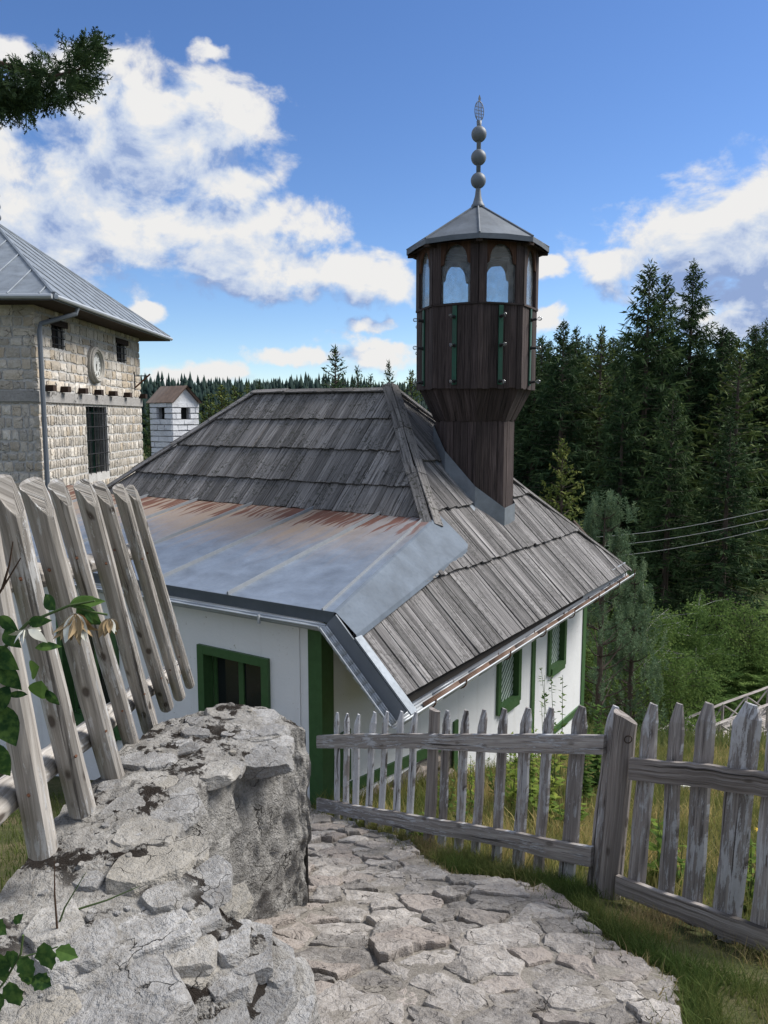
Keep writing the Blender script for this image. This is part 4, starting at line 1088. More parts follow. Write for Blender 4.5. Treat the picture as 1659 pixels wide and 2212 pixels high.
for i in range(5):
    b = online(ZX(bot2[i]), ZY(by2[i]), FB, FC_); t = online(ZX(top2[i]), ZY(ty2[i]), FB, FC_)
    w = wid2[i] * .6032 / FPX * (b.y + t.y) / 2 / math.cos(.45) * 1.15; b.z -= .1
    picketmesh(w, rnd(.04, .05), (t - b).length).build('picket', PICKET, fence2, F2 @ place(b, t, yaw2))
rail('rail', [F2 @ (online(ZX(a), ZY(b), FB, FC_) + off(yaw2, .055)) for a, b in ((1193, 333), (1450, 356), (1720, 392))], .135, .03, POSTW, fence2, yaw2)
rail('rail', [F2 @ (online(ZX(a), ZY(b), FB, FC_) + off(yaw2, .055)) for a, b in ((1144, 742), (1400, 838), (1720, 955))], .125, .03, POSTW, fence2, yaw2)

# ------------------------------------------------------------------ leaning log fence on the left
LA, LB = (-1.23, 2.6), (-1.56, 6.0)
logf = thing('log_fence', 'leaning fence of weathered half-round log pales on the rough stone wall', 'fence', (LA[0], LA[1], -1.75))
LI = Matrix.Translation(logf.location).inverted()
LP = [((93, 1835), (-54, 1056), 68), ((177, 1747), (4, 1038), 62), ((244, 1678), (72, 1046), 55), ((287, 1618), (124, 1046), 38), ((324, 1573), (181, 1047), 40), ((360, 1526), (216, 1052), 34), ((388, 1504), (258, 1055), 28), ((410, 1479), (283, 1056), 24),
      ((-50, 2010), (-190, 1040), 84)]
lyaw = math.atan2(LB[1] - LA[1], LB[0] - LA[0])
random.seed(17)
def logpale(b, t, w, mat_):
    z = (t - b); L = z.length; z.normalize(); side_ = Vector((1, -.25, 0)).normalized(); y = z.cross(side_).normalized(); x = y.cross(z)
    n = 12; m = 12; p = pid(); vs = []; us = []; fs = []; kn = [(rnd(.1, .9) * L, rnd(3.6, 5.6), rnd(.4, 1.0)) for _ in range(3)]
    for i in range(n + 1):
        s = L * i / n if i < n - 1 else (L - .006 if i == n - 1 else L); r = w / 2 * (1.06 - .16 * i / n)
        for j in range(m + 1):
            a = 2 * math.pi * j / m; rr = r * (1 + .07 * fbm((math.cos(a) * 2 + p, math.sin(a) * 2, s * 2.5)) + .025 * fbm((math.cos(a) * 7 + p, math.sin(a) * 7, s * 1.5)))
            for (ks, ka, kk) in kn: rr += .007 * kk * math.exp(-((s - ks) / .03) ** 2 - ((a - ka) / .35) ** 2)
            px_, py_ = math.cos(a) * rr, math.sin(a) * rr
            zz = s
            cut = L - max(0.0, px_ + .02 * w) * 2.6
            if i == n: zz = cut
            if i == n - 1: zz = min(s, cut - .004)
            vs.append((px_, py_, zz)); us.append((p + a * r, s))
    for i in range(n):
        for j in range(m): q = i * (m + 1) + j; fs.append((q, q + 1, q + m + 2, q + m + 1))
    fs.append(tuple(range(m - 1, -1, -1))); fs.append(tuple(n * (m + 1) + j for j in range(m)))
    M = Matrix(((x.x, y.x, z.x, b.x), (x.y, y.y, z.y, b.y), (x.z, y.z, z.z, b.z), (0, 0, 0, 1)))
    o = MB().raw(vs, fs, us).build('pale', mat_, logf, LI @ M, smooth=False)
    tc = M.to_3x3().inverted() @ (-(b + t) / 2); ca = math.atan2(tc.y, tc.x)
    for hz in (.22 + rnd(-.02, .02), .78 + rnd(-.03, .03)):      # nails into the two rails
        aa = ca + rnd(-.5, .5); q = Vector((math.cos(aa), math.sin(aa), 0)) * (w / 2 * 1.0); q.z = L * hz
        MB().tube([q - q.normalized() * .01, Vector((q.x * 1.10, q.y * 1.10, q.z))], .0055, 7).build('nail', RUSTY, o)
    return o
for (b, t, w) in LP:
    B_ = online(*b, LA, LB); T_ = online(*t, LA, LB)
    if t[0] < -100: T_ = B_ + Vector((-.12, .16, 1.42))
    # the pale leans in the plane of the fence; keep its length believable
    logpale(B_, T_, w / FPX * (B_.y + T_.y) / 2 * 1.0, LOG)
back = Vector((-.115, 0, 0))
def lograil(pts, r):
    P = [LI @ (online(*q, LA, LB) + back) for q in pts]
    pp = []; 
    for i in range(len(P) - 1): pp += [P[i].lerp(P[i + 1], k / 4) for k in range(4)]
    pp.append(P[-1]); MB().tube([q + Vector((rnd(-.006, .006), 0, rnd(-.006, .006))) for q in pp], [r * rnd(.94, 1.06) for _ in pp], 12).build('rail', LOG, logf)
lograil([(-140, 1900), (20, 1775), (112, 1693), (194, 1623), (260, 1570), (331, 1503), (420, 1440)], .062)
lograil([(-140, 1300), (0, 1265), (153, 1240), (248, 1217), (330, 1190)], .052)

# ------------------------------------------------------------------ rough stone wall on the left
EDGE = [atz(*p) for p in ((660, 1572, -1.80), (632, 1562, -1.74), (535, 1612, -1.71), (405, 1715, -1.70), (388, 1790, -1.69), (428, 1868, -1.70), (500, 1965, -1.74), (585, 2006, -1.80), (652, 2072, -1.88), (672, 2200, -1.95), (690, 2420, -2.05), (700, 2800, -2.1))]
BACK = [atz(*p) for p in ((600, 1540, -1.80), (480, 1527, -1.74), (330, 1560, -1.74), (240, 1640, -1.72), (150, 1740, -1.70), (60, 1850, -1.68), (-40, 1960, -1.66), (-100, 2060, -1.66), (-160, 2150, -1.68), (-200, 2250, -1.72), (-260, 2420, -1.8), (-300, 2800, -1.85))]
wall = thing('stone_wall', 'rough low wall of grey limestone rubble and mossy mortar beside the path', 'wall', (-.7, 3.2, -2.7))
WI = Matrix.Translation(wall.location).inverted()
def interp(P, t):
    k = min(int(t), len(P) - 2); f = t - k; f = f * f * (3 - 2 * f) * .5 + f * .5; return P[k].lerp(P[k + 1], f)
NT, NU, NF = 210, 60, 60
def ridged(p, o=5): return 1 - abs(mnoise.fractal(Vector(p), .9, 2.1, o)) * 1.6
topv = np.zeros((NT + 1, NU + 1, 3)); facev = np.zeros((NT + 1, NF + 1, 3))
for i in range(NT + 1):
    t = i / NT * (len(EDGE) - 1); e, bk = interp(EDGE, t), interp(BACK, t)
    e2, e1 = interp(EDGE, min(t + .15, len(EDGE) - 1)), interp(EDGE, max(t - .15, 0)); tan = (e2 - e1); tan.z = 0
    tan = tan.normalized() if tan.length > 1e-6 else Vector((0, -1, 0)); out = Vector((-tan.y, tan.x, 0))
    if out.x < 0 and t > 1: out = out
    for j in range(NU + 1):
        u = j / NU; p = bk.lerp(e, u)
        h = .035 * fbm(p * 2.6) + .016 * fbm(p * 9 + Vector((3, 1, 0))) + .009 * fbm(p * 26) + .004 * fbm(p * 70)
        h += -.035 * u ** 6
        topv[i, j] = (p.x, p.y, p.z + h)
    for j in range(NF + 1):
        v = j / NF; g_ = float(gz(e.x, e.y)) - .25; z0 = topv[i, NU][2]; z = z0 + (g_ - z0) * v
        q = Vector((e.x, e.y, z)); bulge = .05 * math.sin(min(1, v * 1.3) * math.pi)
        st = Vector((q.x * 2.2 + q.z * .8, q.y * 2.2, q.z * 1.0 - q.y * .9))
        q3 = Vector((q.x * 6, q.y * 6, q.z * 1.6 + q.y * 1.2)); rr = .03 * (ridged(st * 1.6) - .6) + .040 * (ridged(q3, 4) - .6) + .014 * fbm(q * 10) + .014 * ridged(q * 19, 3) + .008 * fbm(q * 45)
        k = (rr + bulge - .02) * min(1.0, v * 9)
        facev[i, j] = tuple(q + out * k)
def gridmesh(name, A, m):
    n, k = A.shape[0], A.shape[1]; ii = (np.arange(n - 1)[:, None] * k + np.arange(k - 1)[None, :]).ravel()
    F = np.stack([ii, ii + k, ii + k + 1, ii + 1], -1); W = A.reshape(-1, 3) - np.array(wall.location)
    return newobj(name, np_mesh(name, W, F, m), wall)
wtop = gridmesh('mortar_top', topv, WALLTOP); gridmesh('rough_face', facev, WALLFACE)
# back and end closing sheets
be = np.zeros((NT + 1, 2, 3)); be[:, 0] = topv[:, 0]; be[:, 1] = topv[:, 0]; be[:, 1, 2] = np.array([float(gz(p[0], p[1])) - .3 for p in topv[:, 0]])
gridmesh('back_face', be[:, ::-1], WALLFACE)
en = np.zeros((2, NU + 1, 3)); en[0] = topv[0]; en[1] = topv[0]; en[1, :, 2] = -3.4; en[1, :, 1] += .1
gridmesh('end_face', en[::-1], WALLFACE)
def topz(x, y):
    d = (topv[:, :, 0] - x) ** 2 + (topv[:, :, 1] - y) ** 2; k = np.unravel_index(np.argmin(d), d.shape); return float(topv[k][2])
import bmesh
def rock(c, sx, sy, sz, yaw, seed, material, parent, PI, tilt=(0, 0), sub=3, cuts=7, nm='stone'):
    """angular slab: sphere cut flat by random planes, roughened"""
    r = random.Random(seed); bm = bmesh.new(); bmesh.ops.create_icosphere(bm, subdivisions=sub, radius=1.0)
    planes = [(Vector((r.uniform(-.06, .06), r.uniform(-.06, .06), 1)).normalized(), .45)]
    for k in range(cuts):
        a = 2 * math.pi * (k + r.uniform(-.3, .3)) / cuts; planes.append((Vector((math.cos(a), math.sin(a), r.uniform(-.05, .22))).normalized(), r.uniform(.62, .88)))
    off_ = Vector((seed * 3.1, seed * 1.7, 0))
    for v in bm.verts:
        for (n, d) in planes:
            e = v.co.dot(n) - d
            if e > 0: v.co -= n * e * .96
        v.co.x *= sx; v.co.y *= sy; v.co.z *= sz
        n = Vector((fbm(v.co * 6 + off_), fbm(v.co * 6 + off_ + Vector((9, 0, 0))), fbm(v.co * 6 + off_ + Vector((0, 9, 0))))); f = Vector((fbm(v.co * 22 + off_, 3), fbm(v.co * 22 + off_ + Vector((4, 4, 0)), 3), fbm(v.co * 22 + off_ + Vector((0, 4, 9)), 3)))
        v.co += n * .055 * min(sx, sy) + f * .028 * min(sx, sy)
    me = bpy.data.meshes.new(nm); bm.to_mesh(me); bm.free(); me.materials.append(material)
    return newobj(nm, me, parent, PI @ Matrix.Translation(c) @ Matrix.Rotation(yaw, 4, 'Z') @ Matrix.Rotation(tilt[0], 4, 'X') @ Matrix.Rotation(tilt[1], 4, 'Y'))
ROCKS = [(490, 1541, 60, 20, .05), (430, 1556, 40, 16, .04), (575, 1576, 55, 24, .05), (555, 1625, 95, 42, .06), (612, 1600, 30, 34, .06), (520, 1585, 60, 18, .04), (455, 1665, 62, 30, .05), (345, 1645, 46, 20, .04), (400, 1615, 40, 16, .035), (500, 1655, 34, 20, .04),
         (375, 1738, 74, 56, .06), (268, 1745, 50, 36, .05), (310, 1798, 76, 42, .05), (345, 1690, 40, 18, .04), (262, 1822, 40, 28, .045), (315, 1868, 100, 46, .06), (410, 1835, 46, 40, .05), (450, 1900, 66, 56, .06), (505, 1940, 40, 36, .05),
         (245, 1960, 70, 26, .045), (285, 2008, 150, 62, .07), (118, 1990, 66, 46, .05), (130, 2050, 66, 50, .05), (210, 2130, 250, 110, .10), (385, 2090, 110, 40, .06), (420, 2180, 130, 70, .07), (505, 2110, 60, 80, .06), (545, 2045, 66, 56, .06), (600, 2075, 56, 46, .06), (575, 2150, 74, 70, .07), (640, 2120, 50, 60, .07), (620, 2195, 70, 60, .07), (505, 2020, 50, 40, .05), (440, 1975, 50, 40, .05), (70, 2190, 120, 60, .08), (470, 2205, 60, 40, .06), (355, 1930, 50, 26, .04), (425, 1580, 36, 14, .03), (240, 1700, 36, 18, .035), (190, 1900, 40, 22, .035)]
random.seed(44)
for i, (px, py, w, h, th) in enumerate(ROCKS):
    c = atz(px, py, -1.74)
    for _ in range(3): c = atz(px, py, topz(c.x, c.y))
    sx = w / FPX * c.y * 1.12; sy = h / FPX * c.y * 1.05 / .50
    rock(c + Vector((0, 0, -.40 * th)), sx, min(sy, sx * 1.5), th * 1.1, rnd(-.35, .35), 100 + i, WALLSTONE, wtop, WI, (rnd(-.05, .08), rnd(-.08, .08)), 4 if w > 56 else 3, 6)
placed = [(px, py) for px, py, *_ in ROCKS]
for i in range(400):                                           # more slabs set flush in the mortar
    t = rnd(.3, 9.2); u = rnd(.08, .93); e, bk = interp(EDGE, t), interp(BACK, t); p = bk.lerp(e, u); s = rnd(.07, .17)
    d_ = [(p.x - q.x) ** 2 + (p.y - q.y) ** 2 for q in [o.matrix_local.translation + wall.location for o in wtop.children]]
    if min(d_) < (s * 1.15 + .045) ** 2 or len(wtop.children) > 56: continue
    rock(Vector((p.x, p.y, topz(p.x, p.y) - s * .165)), s, s * rnd(.6, 1.0), s * .42, rnd(-.6, .6), 500 + i, WALLSTONE, wtop, WI, (rnd(-.06, .06), rnd(-.06, .06)), 3, 6)
for i in range(60):                                            # small chips lying in the mortar
    t = rnd(.6, 8.6); u = rnd(.15, .97); e, bk = interp(EDGE, t), interp(BACK, t); p = bk.lerp(e, u); s = rnd(.008, .024)
    rock(Vector((p.x, p.y, topz(p.x, p.y) + s * .1)), s, s * rnd(.6, 1.2), s * .6, rnd(0, 3), 300 + i, WALLSTONE, wtop, WI, sub=2, cuts=5, nm='chip')

# ------------------------------------------------------------------ flagged path down to the house
def onground(px, py):
    r = ray(px, py); y = 3.0
    for _ in range(40): y = -1.45 / (r[2] + .352)
    return (r[0] * y, y)
pl = [onground(*p) for p in ((1490, 2300), (1475, 2190), (1468, 2115), (1335, 2045), (1240, 1965), (1130, 1905), (975, 1885), (860, 1812), (770, 1785), (715, 1762), (640, 1740))]
pathpoly = [(1.7, .9)] + pl + [(-1.3, 8.6), (-1.2, 7.0), (-.75, 4.6), (-1.0, 3.2), (-.75, 2.4), (-.9, .9)]
def inside(p, poly):
    x, y = p; c = False
    for i in range(len(poly)):
        (x0, y0), (x1, y1) = poly[i], poly[(i + 1) % len(poly)]
        if (y0 > y) != (y1 > y) and x < (x1 - x0) * (y - y0) / (y1 - y0) + x0: c = not c
    return c
def edged(x, y):
    b = 9.0
    for (x0, y0), (x1, y1) in zip(pl, pl[1:]):
        ex_, ey_ = x1 - x0, y1 - y0; t = max(0, min(1, ((x - x0) * ex_ + (y - y0) * ey_) / (ex_ * ex_ + ey_ * ey_))); b = min(b, math.hypot(x - x0 - t * ex_, y - y0 - t * ey_))
    return b
def pathz(x, y): return -1.45 - .352 * y + (.02 * math.sin(x * 3 + y) + .055 + .045 * fbm((x * 1.3, y * 1.3, 4))) * min(1.0, .12 + edged(x, y) * 2.6)
pvs = []; idx = {}; pfs = []
gx, gy = np.arange(-1.5, 2.3, .035), np.arange(.8, 8.8, .035)
for j, y in enumerate(gy):
    for i, x in enumerate(gx):
        if inside((x, y), pathpoly): idx[(i, j)] = len(pvs); pvs.append((x, y, pathz(x, y) - .005 + .013 * fbm((x * 4, y * 4, 0)) + .008 * fbm((x * 17, y * 17, 1))))
for (i, j), a in idx.items():
    q = [idx.get(k) for k in ((i + 1, j), (i + 1, j + 1), (i, j + 1))]
    if None not in q: pfs.append((a, q[0], q[1], q[2]))
path = newobj('path', np_mesh('path', pvs, pfs, MORTARBED, smooth=False)); tag(path, 'steep path of pale irregular limestone flags leading down to the house', None, None, 'structure')
random.seed(9)
seeds = []; tries = 0
while tries < 9000:
    tries += 1
    p = (rnd(-1.4, 2.2), rnd(1.0, 8.5))
    if not inside(p, pathpoly): continue
    md = rnd(.12, .27) * (1 if p[1] < 6 else .8)
    if all(((p[0] - s[0]) * .72) ** 2 + ((p[1] - s[1]) * 1.15) ** 2 > md * md for s in seeds): seeds.append(p)
wts = [rnd(0, .030) for _ in seeds]
for k, sd in enumerate(seeds):
    cell = [(sd[0] - .5, sd[1] - .5), (sd[0] + .5, sd[1] - .5), (sd[0] + .5, sd[1] + .5), (sd[0] - .5, sd[1] + .5)]
    for o, wo in zip(seeds, wts):
        if o is sd or abs(o[0] - sd[0]) > 1.0 or abs(o[1] - sd[1]) > 1.0: continue
        a, b = o[0] - sd[0], o[1] - sd[1]; mx, my = (o[0] + sd[0]) / 2, (o[1] + sd[1]) / 2
        cell = clip(cell, a, b, a * mx + b * my + (wts[k] - wo) / 2)
        if len(cell) < 3: break
    for p, q in zip(pl, pl[1:]):
        if len(cell) < 3: break
        ex_, ey_ = q[0] - p[0], q[1] - p[1]; t = max(0, min(1, ((sd[0] - p[0]) * ex_ + (sd[1] - p[1]) * ey_) / (ex_ * ex_ + ey_ * ey_)))
        if math.hypot(sd[0] - p[0] - t * ex_, sd[1] - p[1] - t * ey_) < .5: sh_ = rnd(-.05, .05); cell = clip(cell, ey_, -ex_, ey_ * p[0] - ex_ * p[1] + sh_ * math.hypot(ex_, ey_))
    if len(cell) < 3 or area(cell) < .006: continue
    cx = sum(p[0] for p in cell) / len(cell); cy = sum(p[1] for p in cell) / len(cell)
    # outline walked edge by edge so that the corners stay sharp, then rings up to the crown
    per = sum(math.dist(cell[i], cell[(i + 1) % len(cell)]) for i in range(len(cell))); out = []
    for i in range(len(cell)):
        (x0, y0), (x1, y1) = cell[i], cell[(i + 1) % len(cell)]; m = max(1, round(30 * math.dist((x0, y0), (x1, y1)) / per))
        for q in range(m):
            t = q / m; X_, Y_ = x0 + (x1 - x0) * t - cx, y0 + (y1 - y0) * t - cy; r = math.hypot(X_, Y_) or 1e-6
            k2 = max(.3, 1 - (.007 + .016 * abs(fbm(((cx + X_) * 7, (cy + Y_) * 7, 5))) + .02 * max(0, fbm(((cx + X_) * 16 + 9, (cy + Y_) * 16, 2)))) / r)
            out.append((X_ * k2, Y_ * k2))
    N = len(out); ek = min(1.0, .25 + edged(cx, cy) * 1.6); tx, tyl = rnd(-.06, .06), rnd(-.05, .11); hgt = (rnd(.0, .018) + (rnd(.012, .035) if rnd(0, 1) < .14 else 0)) * ek; vs = []; fs = []
    base = pathz(cx, cy); seed_ = rnd(0, 100)
    for ri, (f, dz) in enumerate(((1.03, -.09), (1.0, -.010), (.955, .001), (.80, .004), (.55, .005), (.25, .005))):
        for (ox, oy) in out:
            x, y = ox * f, oy * f
            z = hgt + dz + tx * x + tyl * y - .352 * y + (.018 * fbm(((cx + x) * 2 + seed_, (cy + y) * 2, 0)) + .014 * fbm(((cx + x) * 7 + seed_, (cy + y) * 7, 0)) + .008 * fbm(((cx + x) * 22, (cy + y) * 22, seed_)) if ri else 0)
            vs.append((x, y, z))
    for ri in range(5):
        for q in range(N): a, b = ri * N + q, ri * N + (q + 1) % N; fs.append((a, b, b + N, a + N))
    vs.append((0, 0, hgt + .005 + .009 * fbm((cx * 7 + seed_, cy * 7, 0)))); fs += [(5 * N + q, 5 * N + (q + 1) % N, 6 * N) for q in range(N)]
    MB().raw(vs, fs).build('flagstone', PATHSTONE, path, Matrix.Translation((cx, cy, base)))

# ------------------------------------------------------------------ conifers
def sprays_to_mesh(P, Dv, W, tone):
    """kite-shaped sprays: P base, Dv length vector, W half-width vector"""
    n = len(P); V = np.empty((n, 4, 3)); V[:, 0] = P; V[:, 1] = P + Dv * .42 + W; V[:, 2] = P + Dv; V[:, 3] = P + Dv * .42 - W
    F = (np.arange(n)[:, None] * 4 + np.array([0, 1, 2, 3])[None, :])
    return V.reshape(-1, 3), F, np.repeat(tone, 4)
def unit(a): return a / np.maximum(np.linalg.norm(a, axis=-1, keepdims=True), 1e-9)
def conifer_mesh(seed, H, Rb, lo=.06, whorl=.34, per=6, dens=9.0, slen=.34, swid=.045, droop=.25, hang=.45, pow_=.66, up=.0, ragged=.35):
    r = np.random.RandomState(seed); zs = []; z = lo * H
    while z < H * .985: zs.append(z); z += whorl * (.7 + .6 * r.rand()) * (1.0 - .55 * z / H)
    bz = np.repeat(zs, per) + r.uniform(-.12, .12, len(zs) * per); nb = len(bz)
    t = np.clip(bz / H, 0, 1); a = r.uniform(0, 2 * np.pi, nb)
    L = Rb * (1 - t) ** pow_ * (1 - ragged * r.rand(nb)) * np.where(t < .2, .6 + 2 * t, 1) + .08
    el = np.interp(t, [0, .5, .85, 1], [-.30, -.05, .45, 1.1]) + up + r.uniform(-.12, .12, nb)
    n = np.maximum(3, (L * dens).astype(int)); bi = np.repeat(np.arange(nb), n); N = len(bi)
    x = r.uniform(.10, 1.0, N) ** .85
    Lb = L[bi]; ab = a[bi]; eb = el[bi]; hd = np.stack([np.cos(ab), np.sin(ab), np.zeros(N)], -1)
    cx = Lb * x; curve = -droop * Lb * (x ** 1.3) + droop * .85 * Lb * x ** 3.2
    P = hd * (cx * np.cos(eb))[:, None]; P[:, 2] = bz[bi] + cx * np.sin(eb) + curve
    sd = np.stack([-np.sin(ab), np.cos(ab), np.zeros(N)], -1) * r.choice([-1, 1], N)[:, None]
    fan = r.uniform(.25, 1.0, N); hg = r.rand(N) < hang
    d = hd * (1 - fan)[:, None] + sd * (fan * (.25 + .75 * (1 - x * .6)))[:, None]; d[:, 2] += np.sin(eb) * .4 + r.uniform(-.15, .2, N) - np.where(hg, .9, 0)
    d = unit(d) * (slen * (.6 + .8 * r.rand(N)) * np.clip(Lb / 1.2, .35, 1.0) * np.where(x > .85, 1.2, 1))[:, None]
    w = unit(np.cross(d, r.normal(size=(N, 3)))) * (swid * (.7 + .6 * r.rand(N)))[:, None]
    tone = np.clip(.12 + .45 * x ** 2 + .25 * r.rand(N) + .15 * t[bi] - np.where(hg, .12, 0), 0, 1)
    # leader
    k = 26; lp = np.zeros((k, 3)); lp[:, 2] = H * .93 + H * .07 * r.rand(k); ld = unit(r.normal(size=(k, 3)) * [.5, .5, .2] + [0, 0, .8]) * .25
    P = np.concatenate([P, lp]); d = np.concatenate([d, ld]); w = np.concatenate([w, unit(np.cross(ld, r.normal(size=(k, 3)))) * .02]); tone = np.concatenate([tone, np.full(k, .5)])
    Vv, Ff, tn = sprays_to_mesh(P, d, w, tone)
    # trunk and bare limbs
    mb = MB(); mb.tube([(0, 0, -1.2), (0, 0, .4), (0, 0, H * .5), (0, 0, H * .97)], [Rb * .075, Rb * .066, Rb * .04, .012], 8)
    for i in range(0, nb, 2):
        q = [np.array([np.cos(a[i]), np.sin(a[i]), 0]) * (L[i] * s * math.cos(el[i])) + np.array([0, 0, bz[i] + L[i] * s * math.sin(el[i]) - droop * L[i] * s ** 1.3 + droop * .85 * L[i] * s ** 3.2]) for s in (0, .5, .92)]
        mb.tube(q, [.012 + .008 * L[i], .010 + .004 * L[i], .004], 3, False)
    return (Vv, Ff, tn), mb
class Proto:
    def __init__(s, seed, H, Rb, material, bark, **kw):
        (v, f, t), mb = conifer_mesh(seed, H, Rb, **kw); s.H = H
        s.crown = np_mesh('crown', v, f, material, t); s.trunk = mb.mesh('trunk', bark)
def plant_tree(pr, name, label, cat, x, y, h, rot=0.0, group=None, zb=None, wide=1.0):
    zb = float(gz(x, y)) - .15 if zb is None else zb; k = h / pr.H
    o = thing(name, label, cat, (x, y, zb), rot, group); o.scale = (k * wide, k * wide, k)
    newobj('crown', pr.crown, o); newobj('trunk', pr.trunk, o); return o
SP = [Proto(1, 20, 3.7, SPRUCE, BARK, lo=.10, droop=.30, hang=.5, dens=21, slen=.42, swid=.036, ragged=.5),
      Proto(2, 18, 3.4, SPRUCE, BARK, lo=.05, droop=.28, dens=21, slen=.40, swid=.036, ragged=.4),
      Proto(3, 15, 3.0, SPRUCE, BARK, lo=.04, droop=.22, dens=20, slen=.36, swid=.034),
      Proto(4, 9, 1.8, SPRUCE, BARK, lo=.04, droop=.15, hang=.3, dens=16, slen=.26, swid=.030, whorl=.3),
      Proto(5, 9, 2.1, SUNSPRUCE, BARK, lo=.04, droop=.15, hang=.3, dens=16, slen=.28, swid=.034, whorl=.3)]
def top_at(px, py, y):
    p = aty(px, py, y); return p.x, y, p.z
# (x in the picture, top in the picture, distance, prototype, width, label)
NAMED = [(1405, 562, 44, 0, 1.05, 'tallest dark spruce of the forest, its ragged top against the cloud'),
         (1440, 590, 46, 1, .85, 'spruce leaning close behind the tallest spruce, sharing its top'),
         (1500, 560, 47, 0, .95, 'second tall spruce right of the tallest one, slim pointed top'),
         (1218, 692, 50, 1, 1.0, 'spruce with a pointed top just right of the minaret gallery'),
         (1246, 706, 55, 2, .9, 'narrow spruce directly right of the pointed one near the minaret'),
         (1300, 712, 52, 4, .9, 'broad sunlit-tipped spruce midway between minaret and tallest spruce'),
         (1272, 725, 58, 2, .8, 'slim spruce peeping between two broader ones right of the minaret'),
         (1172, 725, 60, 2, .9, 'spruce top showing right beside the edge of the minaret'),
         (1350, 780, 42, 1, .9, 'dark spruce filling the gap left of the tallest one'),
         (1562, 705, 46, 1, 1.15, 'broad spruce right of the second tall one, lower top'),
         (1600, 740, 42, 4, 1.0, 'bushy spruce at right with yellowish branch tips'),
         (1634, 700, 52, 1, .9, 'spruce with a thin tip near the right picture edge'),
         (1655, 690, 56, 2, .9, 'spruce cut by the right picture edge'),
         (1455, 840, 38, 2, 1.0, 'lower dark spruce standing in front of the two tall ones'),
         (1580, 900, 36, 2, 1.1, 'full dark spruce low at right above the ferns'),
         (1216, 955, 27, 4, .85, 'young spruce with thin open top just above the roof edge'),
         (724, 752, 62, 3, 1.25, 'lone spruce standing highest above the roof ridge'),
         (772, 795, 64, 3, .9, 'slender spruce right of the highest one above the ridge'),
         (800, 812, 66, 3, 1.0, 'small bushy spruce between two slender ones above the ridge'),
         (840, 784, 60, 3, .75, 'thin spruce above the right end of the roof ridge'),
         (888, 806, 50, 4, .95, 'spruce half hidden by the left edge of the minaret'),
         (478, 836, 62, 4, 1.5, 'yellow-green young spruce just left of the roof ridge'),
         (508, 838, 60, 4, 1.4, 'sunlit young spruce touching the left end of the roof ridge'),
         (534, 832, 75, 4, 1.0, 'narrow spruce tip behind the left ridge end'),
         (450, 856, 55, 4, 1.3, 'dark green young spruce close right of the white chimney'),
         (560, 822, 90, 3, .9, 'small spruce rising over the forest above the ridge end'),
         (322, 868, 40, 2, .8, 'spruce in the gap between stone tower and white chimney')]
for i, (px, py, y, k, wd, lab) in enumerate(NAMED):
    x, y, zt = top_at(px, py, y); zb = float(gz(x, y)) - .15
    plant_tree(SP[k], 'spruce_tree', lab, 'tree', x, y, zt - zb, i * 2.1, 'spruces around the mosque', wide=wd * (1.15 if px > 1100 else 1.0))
random.seed(77); kf = 0
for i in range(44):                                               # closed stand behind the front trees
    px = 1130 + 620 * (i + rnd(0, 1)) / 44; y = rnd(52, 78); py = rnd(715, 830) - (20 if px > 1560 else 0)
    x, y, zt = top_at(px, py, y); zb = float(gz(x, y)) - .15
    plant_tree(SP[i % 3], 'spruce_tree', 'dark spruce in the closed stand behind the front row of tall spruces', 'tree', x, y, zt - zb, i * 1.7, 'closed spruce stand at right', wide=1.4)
# far wooded hill
r = np.random.RandomState(12); n = 11000
az = r.uniform(-.58, .66, n); rr = np.sqrt(r.uniform(210 ** 2, 500 ** 2, n)); X, Y = rr * np.sin(az), rr * np.cos(az); Z = gz(X, Y); hh = r.uniform(6, 15, n) * (1 + .35 * np.sin(X * .05) * np.sin(Y * .043))
Vs, Fs, Ts = [], [], []; nl = 5; ns = 7
for l in range(nl):
    f0, f1 = l / nl, (l + 1.55) / nl; a = r.uniform(0, 6.28, (n, 1)) + np.arange(ns)[None] * 2 * np.pi / ns
    rad = (hh * .17 * (1 - l / nl) + .25)[:, None] * r.uniform(.55, 1.15, (n, ns))
    ringp = np.stack([X[:, None] + rad * np.cos(a), Y[:, None] + rad * np.sin(a), Z[:, None] + hh[:, None] * (.08 + .9 * f0) + r.uniform(-.4, .3, (n, ns))], -1)
    apex = np.stack([X, Y, Z + hh * np.minimum(.08 + .9 * f1, 1.0)], -1)[:, None]
    b = sum(len(v) for v in Vs); V_ = np.concatenate([ringp, apex], 1); Vs.append(V_.reshape(-1, 3))
    base = b + np.arange(n)[:, None] * (ns + 1); k = np.arange(ns)
    Fs.append(np.stack([base + k, base + (k + 1) % ns, np.broadcast_to(base + ns, (n, ns))], -1).reshape(-1, 3)); Ts.append((r.rand(n, 1) * .8 + np.zeros((1, ns + 1))).ravel())
tag(newobj('far_forest', np_mesh('far_forest', np.concatenate(Vs), np.concatenate(Fs), FARPINE, np.concatenate(Ts))), 'dark spruce forest covering the far hill', 'forest', None, 'stuff')
